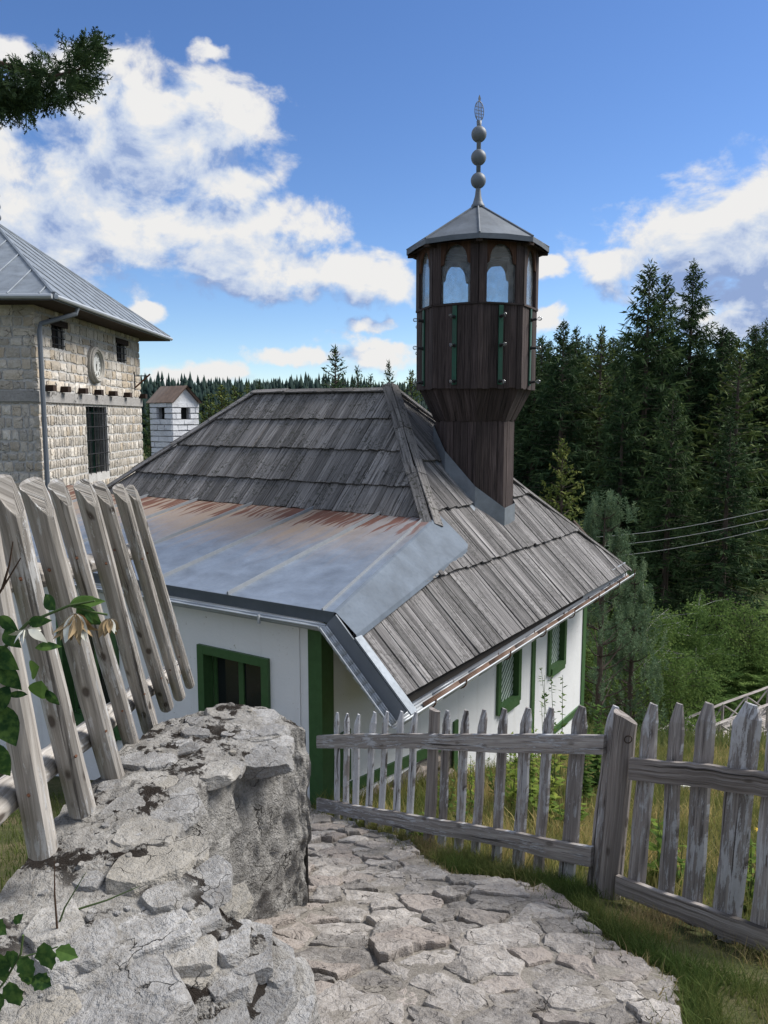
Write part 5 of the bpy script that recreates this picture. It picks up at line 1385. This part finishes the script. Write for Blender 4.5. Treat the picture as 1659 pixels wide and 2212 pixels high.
# young pine behind the far corner of the house: upright candles
def pine(seed, H, Rb):
    r = np.random.RandomState(seed); Ps, Ds, Ws, Ts = [], [], [], []; mb = MB(); mb.tube([(0, 0, -1), (0, 0, H * .5), (0, 0, H * .96)], [.10, .07, .015], 8)
    z = H * .12
    while z < H * .97:
        for k in range(5):
            a = r.uniform(0, 6.28); L = Rb * (1 - z / H) ** .7 * r.uniform(.7, 1.1) + .15; q = []
            for s in (0, .4, .75, 1.0): q.append(np.array([math.cos(a) * L * s, math.sin(a) * L * s, z + L * (.25 * s + .45 * s * s)]))
            mb.tube(q, [.025, .018, .012, .006], 4, False)
            tips = [q[3], q[2], (q[1] + q[2]) / 2] + [q[2] + r.normal(size=3) * .14 for _ in range(2)] + [q[3] + r.normal(size=3) * [.16, .16, .1] for _ in range(3)]
            if z < H * .42: tips = tips[:1] + tips[-3:]
            for tp in tips:
                m = 60; cl = r.uniform(.25, .50); p = tp + np.array([0, 0, 1]) * (r.rand(m, 1) * cl) + r.normal(size=(m, 3)) * .015
                d = unit(r.normal(size=(m, 3)) * [1, 1, .4] + [0, 0, .75]) * r.uniform(.07, .11, (m, 1))
                Ps.append(p); Ds.append(d); Ws.append(unit(np.cross(d, r.normal(size=(m, 3)))) * .009); Ts.append(r.uniform(.1, .9) * np.ones(m) * .6 + .4 * r.rand(m))
        z += rnd(.28, .42)
    v, f, t = sprays_to_mesh(np.concatenate(Ps), np.concatenate(Ds), np.concatenate(Ws), np.concatenate(Ts))
    return v, f, t, mb
for (px, py, y, hw, lab) in ((1308, 1078, 20.5, 1.25, 'young blue-green pine with upright shoots at the far corner of the house'), (1372, 1235, 22.5, .9, 'smaller young pine right of the taller pine behind the eave')):
    x, y, zt = top_at(px, py, y); zb = float(gz(x, y)) - .1; v, f, t, mb = pine(int(px), zt - zb, hw)
    o = thing('pine_tree', lab, 'tree', (x, y, zb), 0, 'young pines by the house'); newobj('crown', np_mesh('crown', v, f, PINE, t), o); mb.build('trunk', BARK, o)
# birches and leafy shrubs on the valley floor
def broadleaf(seed, H, Rb, nleaf, ls, stems=3, weep=.3, shape=1.0):
    r = np.random.RandomState(seed); mb = MB(); pts = []
    for s in range(stems):
        a = r.uniform(0, 6.28); ln = r.uniform(.02, .16); q = [np.array([math.cos(a) * ln * H * k * k * .8, math.sin(a) * ln * H * k * k * .8, H * k * (1 if s == 0 else r.uniform(.75, .95))]) for k in (0, .33, .66, 1.0)]
        q = [c + r.normal(size=3) * [.05, .05, 0] * (i > 0) for i, c in enumerate(q)]
        mb.tube([q[0] - [0, 0, .5]] + q, [.05 * H / 6, .045 * H / 6, .03 * H / 6, .016 * H / 6, .004], 6)
        for _ in range(26):
            k = r.uniform(.12, .98); base = np.array([np.interp(k, [0, .33, .66, 1], [c[i] for c in q]) for i in range(3)]); b = r.uniform(0, 6.28)
            L = Rb * math.sin(math.pi * min(1, .18 + .82 * (1 - k) * shape)) * r.uniform(.5, 1.05) + .15
            tip = base + np.array([math.cos(b) * L, math.sin(b) * L, L * r.uniform(.1, .6)]); mb.tube([base, (base + tip) / 2 + [0, 0, .05 * L], tip], [.010, .007, .003], 3, False); pts.append((base, tip, L))
    w = np.array([p[2] for p in pts]); pick = r.choice(len(pts), nleaf, p=w / w.sum()); x = r.uniform(.2, 1.08, nleaf)
    A = np.array([p[0] for p in pts])[pick]; B = np.array([p[1] for p in pts])[pick]; P = A + (B - A) * x[:, None] + r.normal(size=(nleaf, 3)) * .11 * (w[pick] ** .5)[:, None]
    P[:, 2] -= weep * r.rand(nleaf) ** 2 * w[pick]
    d = unit(r.normal(size=(nleaf, 3)) + [0, 0, -.6]) * (ls * r.uniform(.7, 1.3, nleaf))[:, None]; W = unit(np.cross(d, r.normal(size=(nleaf, 3)))) * (ls * .36)
    cl = np.array([mnoise.noise(Vector(p) * 1.1) for p in P]); tone = np.clip(.42 + .35 * cl + r.uniform(-.22, .28, nleaf), 0, 1)
    return sprays_to_mesh(P, d, W, tone) + (mb,)
BUSH = [(1405, 1275, 27, 1.9, 11000, .085, 'bushy young birch with fine leaves behind the fence post', 'birch_tree', BIRCH, BIRCHBARK), (1512, 1282, 30, 1.6, 9000, .085, 'slender white-stemmed birch with drooping tip above the bridge', 'birch_tree', BIRCH, BIRCHBARK),
        (1335, 1400, 25, 1.3, 7000, .08, 'low leafy shrub beside the far house corner', 'leafy_shrub', BIRCH, BARK), (1450, 1400, 25.5, 1.5, 8000, .08, 'rounded leafy shrub between the two birches', 'leafy_shrub', BIRCH, BARK), (1462, 1545, 20.5, .7, 3500, .06, 'low shrub in front of the bridge railing', 'leafy_shrub', BIRCH, BARK), (1620, 1310, 33, 2.2, 8000, .1, 'dark leafy shrub at right below the spruces', 'leafy_shrub', BIRCH, BARK)]
for i, (px, py, y, rb, nl, ls, lab, nm, lm, bk) in enumerate(BUSH):
    x, y, zt = top_at(px, py, y); zb = float(gz(x, y)) - .05; v, f, t, mb = broadleaf(50 + i, zt - zb, rb, nl, ls, 1 if 'white' in lab else 3, .45)
    o = thing(nm, lab, 'tree' if nm == 'birch_tree' else 'shrub', (x, y, zb), 0, 'shrubs on the valley floor'); newobj('crown', np_mesh('crown', v, f, lm, t), o); mb.build('trunk', bk, o)
# bracken
def bracken(n, xr, yr, seed):
    r = np.random.RandomState(seed); P, Dd, W, T = [], [], [], []
    for _ in range(n):
        y = r.uniform(*yr); x = r.uniform(*xr) * y; z = float(gz(x, y)); h = r.uniform(.7, 1.5); tn = r.uniform(.15, .85)
        for k in range(7):
            a = r.uniform(0, 6.28); L = r.uniform(.6, 1.05); s = np.linspace(.15, 1, 9)
            c = np.stack([x + np.cos(a) * L * s, y + np.sin(a) * L * s, z + h * (s * 1.6 - .95 * s * s)], -1)
            for sg in (-1, 1):
                d = np.stack([-np.sin(a) * sg + .35 * np.cos(a) * np.ones(9), np.cos(a) * sg + .35 * np.sin(a) * np.ones(9), -.15 * np.ones(9)], -1) * (.30 * L * np.sin(np.pi * np.clip(1.05 - s, 0, 1) ** .7) + .03)[:, None]
                P.append(c); Dd.append(d); W.append(np.stack([np.cos(a) * np.ones(9), np.sin(a) * np.ones(9), .3 * np.ones(9)], -1) * .035 * L); T.append(np.clip(tn + r.uniform(-.15, .15, 9), 0, 1))
    return sprays_to_mesh(np.concatenate(P), np.concatenate(Dd), np.concatenate(W), np.concatenate(T))
v, f, t = bracken(1500, (.24, .62), (27, 44), 3)
tag(newobj('bracken', np_mesh('bracken', v, f, FERN, t)), 'bank of green bracken ferns below the forest at right', 'ferns', None, 'stuff')

# ------------------------------------------------------------------ grass and weeds
def blades(name, label, pts, hmin, hmax, w, material, seed, lean=.35, tone0=.0, tone1=1.0, cat='grass'):
    r = np.random.RandomState(seed); n = len(pts); P = np.asarray(pts); h = r.uniform(hmin, hmax, n) * r.uniform(.5, 1, n); a = r.uniform(0, 6.28, n); b = r.uniform(0, 6.28, n)
    ln = h * lean * r.uniform(.2, 1.6, n); up_ = np.stack([np.cos(a) * ln, np.sin(a) * ln, h], -1); md = np.stack([np.cos(a) * ln * .3, np.sin(a) * ln * .3, h * .58], -1)
    sd = np.stack([np.cos(b), np.sin(b), np.zeros(n)], -1) * (w * r.uniform(.6, 1.3, n))[:, None]
    V = np.stack([P - sd, P + sd, P + md + sd * .7, P + md - sd * .7, P + up_], 1).reshape(-1, 3); k = np.arange(n)[:, None] * 5
    F = np.concatenate([k + [0, 1, 2], k + [0, 2, 3], k + [3, 2, 4]])
    cl = np.array([mnoise.noise(Vector((p[0] * 1.3, p[1] * 1.3, seed))) for p in P]); t = np.repeat(np.clip(tone0 + (tone1 - tone0) * (.45 + .95 * cl + r.uniform(-.28, .28, n)), 0, 1), 5)
    return tag(newobj(name, np_mesh(name, V, F, material, t)), label, cat, None, 'stuff')
r = np.random.RandomState(4)
def nearground(x, y): return gz(x, y) - .01
def inside_np(x, y, poly):
    c = np.zeros(len(x), bool)
    for i in range(len(poly)):
        (x0, y0), (x1, y1) = poly[i], poly[(i + 1) % len(poly)]
        if y0 == y1: continue
        c ^= ((y0 > y) != (y1 > y)) & (x < (x1 - x0) * (y - y0) / (y1 - y0) + x0)
    return c
def fence_side(x, y): return (FB[0] - FA[0]) * (y - FA[1]) - (FB[1] - FA[1]) * (x - FA[0])   # >0: beyond the fence
x, y = r.uniform(-.6, 2.9, 330000), r.uniform(1.5, 7.8, 330000)
k = ~inside_np(x, y, pathpoly) & (fence_side(x, y) < .2) & (x > -.4) & (x < .75 * y); x, y = x[k], y[k]
edge = np.min([np.hypot(x - (p[0] * (1 - f) + q[0] * f), y - (p[1] * (1 - f) + q[1] * f)) for p, q in zip(pl, pl[1:]) for f in (0, .33, .66)], 0)
cl = np.array([mnoise.noise(Vector((a * 2.1, b * 2.1, 8))) for a, b in zip(x, y)])
k = r.rand(len(x)) < np.where(edge < .16, .95, np.clip(.30 + 1.1 * cl, .06, .8)); x, y = x[k], y[k]
blades('grass', 'green and dry grass strip between the path and the picket fence', np.stack([x, y, nearground(x, y)], -1), .035, .14, .0026, GRASSM, 5, .7)
x, y = r.uniform(-.8, 1.9, 26000), r.uniform(1.9, 8, 26000)
k = inside_np(x, y, pathpoly); x, y = x[k], y[k]; ed = np.array([edged(a, b) for a, b in zip(x, y)]); cl = np.array([mnoise.noise(Vector((a * 1.7, b * 1.7, 3))) for a, b in zip(x, y)])
k = (ed < .13 + .12 * cl) & (r.rand(len(x)) < .55); x, y = x[k], y[k]
blades('path_grass', 'short grass creeping over the edge of the flagged path', np.stack([x, y, np.array([pathz(a, b) - .015 for a, b in zip(x, y)])], -1), .03, .13, .0024, GRASSM, 15, .7)
x, y = r.uniform(-.8, 9, 120000), r.uniform(3.4, 15, 120000); hx, hy = x - HC.x, y - HC.y
sL = hx * math.cos(AZ) - hy * math.sin(AZ)
k = (fence_side(x, y) > .05) & (sL > .05) & (x < .82 * y) & (r.rand(len(x)) < np.clip(9 / y - .25, .25, 1))
blades('meadow', 'sunny dry meadow grass beyond the picket fence', np.stack([x[k], y[k], nearground(x[k], y[k])], -1), .08, .34, .0045, DRYGRASS, 6, .5)
x, y = r.uniform(4, 22, 26000), r.uniform(14, 33, 26000); k = (x < .66 * y) & (x > .22 * y)
blades('valley_grass', 'rough green grass on the valley floor', np.stack([x[k], y[k], gz(x[k], y[k])], -1), .2, .6, .016, DRYGRASS, 8, .4, 0, .7)
x, y = r.uniform(-6, -1.2, 16000), r.uniform(2.5, 9, 16000)
blades('left_lawn', 'grass behind the leaning log fence', np.stack([x, y, nearground(x, y)], -1), .05, .16, .004, GRASSM, 9, .5, 0, .5)
# leafy weeds between fence and house wall
def weed(px, y, h, label, nl=60, ls=.09, tone=.6, spread=.16, seed=0, material=WEED):
    r = np.random.RandomState(seed); rx = ray(px, 1700)[0]; x = rx * y; zb = float(gz(x, y)) - .02; mb = MB(); P, Dd, W, T = [], [], [], []
    for s in range(3):
        a = r.uniform(0, 6.28); tip = np.array([math.cos(a) * spread * r.rand(), math.sin(a) * spread * r.rand(), h * r.uniform(.75, 1.0)]); b0 = np.array([r.uniform(-.04, .04), r.uniform(-.04, .04), 0])
        mb.tube([b0, b0 * .5 + tip * .5 + r.normal(size=3) * .015, tip], [.006, .005, .002], 5)
        m = nl // 3; s_ = r.uniform(.12, 1.0, m); c = b0 + (tip - b0) * s_[:, None]; an = r.uniform(0, 6.28, m); L = ls * (1.2 - .7 * s_) * r.uniform(.7, 1.2, m)
        d = np.stack([np.cos(an), np.sin(an), r.uniform(-.25, .6, m)], -1) * L[:, None]; P.append(c); Dd.append(d); W.append(np.stack([-np.sin(an), np.cos(an), np.zeros(m)], -1) * (L * .24)[:, None]); T.append(np.clip(tone + r.uniform(-.3, .3, m), 0, 1))
    v, f, t = sprays_to_mesh(np.concatenate(P), np.concatenate(Dd), np.concatenate(W), np.concatenate(T))
    o = thing('weed_plant', label, 'plant', (x, y, zb), 0, 'weeds between fence and house'); newobj('leaves', np_mesh('leaves', v, f, material, t), o); mb.build('stem', STEM, o)
WEEDS = [(1150, 7.6, 1.0, 'bright yellow-green leafy weed in front of the white wall', 150, .13, .8), (1110, 7.9, .95, 'leafy weed left of the brightest one behind the pickets', 110, .12, .6), (1185, 7.2, 1.1, 'pale green weed seen right of the brightest one', 130, .12, .75),
         (1205, 8.6, 1.75, 'tall dark nettle rising above the fence rail by the house', 150, .10, .2), (1168, 8.9, 1.55, 'tall thin nettle with flower spike near the house', 60, .07, .35), (1262, 8.0, 1.2, 'dark leafy bush close left of the thick fence post', 220, .12, .15), (1290, 8.6, 1.3, 'dark leafy bush just behind the thick fence post', 220, .12, .12),
         (1080, 8.3, .7, 'low weed at the foot of the white wall', 80, .09, .35), (1018, 8.0, .75, 'yellow-flowered weed by the white wall', 60, .07, .6), (960, 7.4, .5, 'small green weed at the rubble foundation', 60, .08, .3), (1000, 6.9, .4, 'low green weed under the lower fence rail', 60, .09, .2), (1235, 6.6, .5, 'low broad-leaved weed near the thick post', 60, .12, .45), (1425, 5.2, .62, 'large-leaved plant right of the thick post', 40, .16, .3), (1470, 5.0, .5, 'broad-leaved plant between the right-hand pickets', 40, .15, .35), (1640, 4.6, .5, 'leafy plant with yellow flowers at the right edge', 60, .11, .4), (905, 6.4, .28, 'small nettle in the grass beside the path edge', 50, .08, .25)]
for i, wd in enumerate(WEEDS): weed(wd[0], wd[1], wd[2], wd[3], wd[4], wd[5], wd[6], .10 + .12 * wd[2], 60 + i)

# ------------------------------------------------------------------ wooden footbridge on the valley floor
bridge = thing('footbridge', 'grey wooden boardwalk bridge with cross-braced railings at right', 'bridge', aty(1560, 1590, 23))
BI = Matrix.Translation(bridge.location).inverted()
cl = [((1330, 1660), 21.0), ((1424, 1618), 22.0), ((1554, 1562), 23.5), ((1659, 1522), 25.0), ((1790, 1485), 27.0)]
wv = Vector((.45, .89, 0)) * .95; C3 = [aty(*p, y) + wv for p, y in cl]
deckc = [c + Vector((0, 0, -1.0)) for c in C3]
for i in range(len(C3) - 1):
    a, b = deckc[i], deckc[i + 1]; L = (b - a).length; n = int(L / .17)
    for k in range(n):
        c = a.lerp(b, (k + .5) / n); x = (b - a).normalized(); M = BI @ frame(c, x, wv)
        MB().box(-.075, .075, -.92, .92, -.03, .0, grain='y').build('deck_board', GREYBOARD, bridge, M)
    for s in (-1, 1):
        o = wv * s; p, q = deckc[i] + o, deckc[i + 1] + o; m = max(1, round(L / 1.1)); up_ = Vector((0, 0, 1.0))
        MB().tube([BI @ (p + up_), BI @ (q + up_)], .055, 4).build('handrail', GREYBOARD, bridge); MB().tube([BI @ (p + up_ * .12), BI @ (q + up_ * .12)], .045, 4).build('lower_rail', GREYBOARD, bridge)
        for k in range(m):
            u, v = p.lerp(q, k / m), p.lerp(q, (k + 1) / m)
            MB().tube([BI @ (u - up_ * 1.3), BI @ (u + up_)], .05, 4).build('post', GREYBOARD, bridge)
            MB().tube([BI @ (u + up_ * .12), BI @ (v + up_ * .96)], .032, 4).build('brace', GREYBOARD, bridge); MB().tube([BI @ (v + up_ * .12), BI @ (u + up_ * .96)], .032, 4).build('brace', GREYBOARD, bridge)
# ------------------------------------------------------------------ three overhead wires
for i, (y0, y1, lab) in enumerate(((1146, 1097, 'uppermost of three thin overhead wires crossing the dark spruces'), (1166, 1117, 'middle one of three thin overhead wires crossing the dark spruces'), (1190, 1136, 'lowest of three thin overhead wires crossing the dark spruces'))):
    a, b = aty(1345, y0 + 4, 30), aty(1700, y1 - 5, 24); a2 = a + (a - b) * .25
    pts = [a2.lerp(b, k / 14) + Vector((0, 0, -.5 * math.sin(math.pi * k / 14) * .35)) for k in range(15)]
    tag(MB().tube([p - a for p in pts], .011, 5).build('power_line', CABLE, None, Matrix.Translation(a)), lab, 'wire', 'overhead wires')
# ------------------------------------------------------------------ gravestones in the meadow
gs = aty(1556, 1765, 9.4); gzv = float(gz(gs.x, gs.y))
st = rock(Vector((gs.x, gs.y, gzv + .12)), .20, .11, .34, .2, 900, DARKBEAM, None, Matrix(), sub=3, cuts=4, nm='gravestone'); st.data.materials.clear(); st.data.materials.append(plain('dark_gravestone', (.07, .06, .05), .9, v=.4, bump=.02)); tag(st, 'small dark weathered gravestone standing in the dry meadow', 'gravestone')
wp = aty(1478, 1722, 9.0); s2 = rock(Vector((wp.x, wp.y, float(gz(wp.x, wp.y)) + .12)), .16, .10, .05, .1, 901, PETALW, None, Matrix(), sub=2, nm='white_stone'); tag(s2, 'flat white stone lying in the dry meadow', 'stone')
# ------------------------------------------------------------------ yellow meadow flowers
def flower(px, py, y, lab):
    p = aty(px, py, y); zb = float(gz(p.x, y)); o = thing('yellow_flower', lab, 'flower', (p.x, y, zb), 0, 'yellow flowers in the meadow'); h = max(.15, p.z - zb)
    MB().tube([(0, 0, 0), (.01, 0, h * .6), (0, 0, h)], .004, 5).build('stem', STEM, o); mb = MB()
    for k in range(9):
        a = k * 6.283 / 9; mb.face([(0, 0, h), (.02 * math.cos(a - .3), .02 * math.sin(a - .3), h + .01), (.045 * math.cos(a), .045 * math.sin(a), h + .006), (.02 * math.cos(a + .3), .02 * math.sin(a + .3), h + .01)])
    mb.build('petals', YELLOW, o)
for (a, b, y, l) in ((1642, 1795, 5.4, 'upper yellow daisy at the right edge behind the fence'), (1652, 1812, 5.3, 'yellow daisy just below the upper one at the right edge'), (1648, 1850, 5.1, 'lowest yellow daisy behind the last picket')): flower(a, b, y, l)
# ------------------------------------------------------------------ rose spray at the left edge
def leaf(mb, base, d, nrm, L, w, fold=.25, curl=.2, serr=0):
    """single leaf with midrib fold and pointed tip"""
    d = Vector(d).normalized(); nrm = Vector(nrm); s = d.cross(nrm).normalized(); nrm = s.cross(d); n = 7; rows = []
    for i in range(n + 1):
        t = i / n; hw = w * math.sin(math.pi * t ** .8) * (1 if not serr else 1 + serr * ((i % 2) - .5)); c = Vector(base) + d * (L * t) - nrm * (curl * L * t * t)
        rows.append((c - s * hw + nrm * fold * hw, c, c + s * hw + nrm * fold * hw))
    for i in range(n):
        a, b = rows[i], rows[i + 1]; mb.face([a[0], a[1], b[1], b[0]]); mb.face([a[1], a[2], b[2], b[1]])
def toned(mb, name, m, par, tone):
    me = mb.mesh(name, m, True); at = me.attributes.new('tone', 'FLOAT', 'POINT'); at.data.foreach_set('value', np.array(tone(len(me.vertices)), np.float32)); return newobj(name, me, par)
random.seed(52); rose = thing('rose_bush', 'rose spray with wilted cream and brown blooms in front of the log fence', 'rose', aty(-120, 1500, 1.35))
RI = Matrix.Translation(rose.location).inverted(); RP = lambda px, py, y=1.45: RI @ aty(px, py, y)
MB().tube([RP(-140, 1900, 1.4), RP(-60, 1560), RP(-10, 1420), RP(60, 1345), RP(150, 1308), RP(205, 1298)], [.006, .005, .004, .0032, .0026, .002], 7).build('stem', STEM, rose)
MB().tube([RP(150, 1308), RP(200, 1322), RP(232, 1328)], .0022, 6).build('stem', STEM, rose); MB().tube([RP(-20, 1310, 1.5), RP(15, 1255, 1.5), RP(45, 1205, 1.5)], [.003, .002, .0012], 6).build('twig', TWIG, rose); MB().tube([RP(5, 1272, 1.5), RP(20, 1220, 1.5), RP(28, 1170, 1.5)], [.003, .002, .0012], 6).build('twig', TWIG, rose)
LV = [((150, 1308), (40, -18), 56, 12, .6), ((150, 1308), (80, -8), 76, 15, .75), ((120, 1318), (-38, -28), 62, 15, .3), ((165, 1308), (45, 42), 70, 20, .6), ((60, 1345), (60, -12), 66, 13, .4), ((75, 1400), (50, -4), 55, 11, .15), ((85, 1440), (-38, 22), 58, 22, .95), ((90, 1470), (-20, 60), 66, 26, .9), ((100, 1490), (22, 34), 46, 13, .2), ((60, 1500), (-60, 4), 62, 8, .1),
      ((10, 1360), (40, 30), 60, 18, .5), ((0, 1330), (30, 28), 52, 16, .3), ((-20, 1400), (62, 40), 80, 24, .35), ((-10, 1430), (50, 60), 84, 22, .25), ((20, 1480), (-30, 60), 80, 20, .1), ((-10, 1520), (34, 80), 110, 30, .12), ((-30, 1600), (40, 90), 110, 26, .3), ((170, 1320), (20, 44), 46, 9, .45), ((185, 1325), (22, 12), 36, 6, .4), ((-40, 1460), (40, -60), 80, 24, .4)]
for (p, dpx, L, w, tn) in LV:
    mb = MB(); k = 1.45 / FPX; d = Vector((dpx[0], rnd(-30, 30), -dpx[1])); nr = Vector((rnd(-.4, .4), -1, rnd(.1, .8)))
    leaf(mb, RP(*p), d, nr, L * k, w * k, .3, rnd(.05, .3)); toned(mb, 'leaf', DARKLEAF, rose, lambda n: np.full(n, tn))
def bloom(px, py, rpx, m, n, label, drop):
    k = 1.43 / FPX; f = newobj('bloom', None, rose); f['label'] = label; c = RP(px, py, 1.43); 
    for i in range(n):
        a = 2 * math.pi * i / n + rnd(-.3, .3); d = Vector((math.cos(a), math.sin(a) * .8 - .2, -drop + rnd(-.4, .4))); mb = MB()
        leaf(mb, c + Vector((math.cos(a) * 6 * k, math.sin(a) * 5 * k, 0)), d, Vector((-math.cos(a) * .4, -math.sin(a), .5 + rnd(-.4, .4))), rpx * k * rnd(.8, 1.2), rpx * k * rnd(.14, .26), rnd(-.7, .7), rnd(-.5, .6)); mb.build('petal', m if i % 6 else PETALW, f, smooth=True)
    return f
bloom(163, 1326, 58, PETALB, 26, 'large wilted brown rose', 2.2); bloom(237, 1336, 38, PETALB, 14, 'small wilted brown rose bud', 2.4); bloom(55, 1360, 40, PETALW, 6, 'fading white rose', .4)
# ------------------------------------------------------------------ bramble at the lower left corner
bram = thing('bramble', 'bramble with toothed dark green leaves at the lower left corner of the wall', 'bramble', aty(-40, 2150, 1.75)); QI = Matrix.Translation(bram.location).inverted(); QP = lambda px, py, y=1.75: QI @ aty(px, py, y)
MB().tube([QP(-60, 2210), QP(10, 2120), QP(45, 2060), QP(50, 2020)], .0028, 6).build('stem', STEM, bram); MB().tube([QP(40, 2070), QP(110, 2050), QP(125, 2045)], .002, 6).build('stem', STEM, bram)
for (p, dpx, L, w, tn) in (((95, 2035), (12, 60), 72, 26, .45), ((120, 2052), (45, 10), 56, 18, .75), ((45, 2065), (30, 50), 60, 20, .5), ((40, 2060), (-40, 26), 55, 18, .35), ((70, 2110), (40, 30), 52, 20, .15), ((20, 2120), (16, 56), 70, 26, .6), ((0, 2060), (10, 60), 70, 22, .3), ((30, 1995), (20, -22), 30, 10, .6), ((-20, 1990), (40, 20), 50, 18, .3), ((10, 2150), (-40, 30), 60, 24, .4), ((60, 2090), (-10, 60), 60, 20, .2), ((-10, 2020), (-14, 60), 60, 22, .15)):
    mb = MB(); k = 1.75 / FPX; leaf(mb, QP(*p), Vector((dpx[0], rnd(-20, 10), -dpx[1])), Vector((rnd(-.3, .3), -1, rnd(.5, 1.1))), L * k, w * k, .2, .15, .25); toned(mb, 'leaf', DARKLEAF, bram, lambda n: np.full(n, tn))
# grass stems growing out of the wall
for i, (a, b, c, lab) in enumerate((((125, 2025), (118, 1930), (118, 1860), 'dry grass stem growing from the wall moss'), ((122, 2010), (140, 1960), (185, 1885), 'green grass blade leaning from the wall moss'), ((165, 1965), (230, 1945), (300, 1915), 'thin green blade lying across the wall moss'))):
    p0 = atz(*a, -1.70); pts = [p0, aty(*b, p0.y - .01), aty(*c, p0.y)]
    tag(MB().tube([p - p0 for p in pts], [.004, .003, .0012], 5).build('grass_stem', STEM if i else TWIG, None, Matrix.Translation(p0)), lab, 'grass stem')
# ------------------------------------------------------------------ cypress branch reaching in from the left, its trunk stands outside the picture
cyp = thing('cypress_tree', 'dark cypress branch with scaly fan-like twigs reaching in at upper left', 'tree', (-3.6, 2.3, float(gz(-3.6, 2.3)))); CI = Matrix.Translation(cyp.location).inverted(); CP = lambda px, py, y=2.5: CI @ aty(px, py, y)
MB().tube([(0, 0, -.2), (0, 0, 2.2), (.1, 0, 4.2)], [.10, .08, .05], 10).build('trunk', BARK, cyp)
MB().tube([CI @ Vector((-3.55, 2.3, 1.15)), CP(-400, 175), CP(-150, 140), CP(0, 138), CP(60, 155), CP(120, 165), CP(170, 150), CP(205, 120)], [.03, .022, .014, .010, .008, .006, .004, .002], 6).build('branch', TWIG, cyp)
r = np.random.RandomState(6); P, Dd, W, T = [], [], [], []
def spray(o, d, nrm, L, lvl):
    """flat fan of scale-leaved twigs"""
    d = d / np.linalg.norm(d); s = np.cross(nrm, d); s /= max(1e-6, np.linalg.norm(s)); n = 6 if lvl else 5
    P.append(o); Dd.append(d * L); W.append(s * .0024); T.append(r.uniform(.1, .9))
    for k in range(n):
        f = .15 + .8 * k / n; sg = 1 if k % 2 else -1; q = d + s * sg * r.uniform(.6, 1.1) + nrm * r.uniform(-.25, .25); l2 = L * (1 - f * .75) * .55
        if lvl: spray(o + d * L * f, q, nrm, l2, lvl - 1)
        else: P.append(o + d * L * f); Dd.append(q / np.linalg.norm(q) * l2); W.append(s * .0024); T.append(r.uniform(.1, .9))
blob = []
for _ in range(1300):
    px = r.uniform(-420, 205); t = px / 225
    top_ = np.interp(px, [-420, 0, 90, 150, 200, 225], [160, 158, 145, 118, 88, 100]); bt = np.interp(px, [-420, 0, 60, 120, 180, 225], [232, 228, 230, 205, 190, 140])
    py = r.uniform(top_, bt); blob.append((px, py))
for (px, py) in blob:
    o = np.array(CP(px, py, 2.5 + r.uniform(-.14, .14))); cx_, cy_ = (150, 150) if px > 60 else (px, 150)
    out = np.array([(px - cx_) * .012 + .25, r.uniform(-.5, .5), -(py - cy_) * .011 + r.uniform(-.3, .45)]); nr = r.normal(size=3); nr /= np.linalg.norm(nr)
    spray(o, out + r.normal(size=3) * .35, nr, r.uniform(.05, .085), 1)
v, f, t = sprays_to_mesh(np.array(P), np.array(Dd), np.array(W), np.array(T)); newobj('foliage', np_mesh('foliage', v, f, CYPRESS, t), cyp)
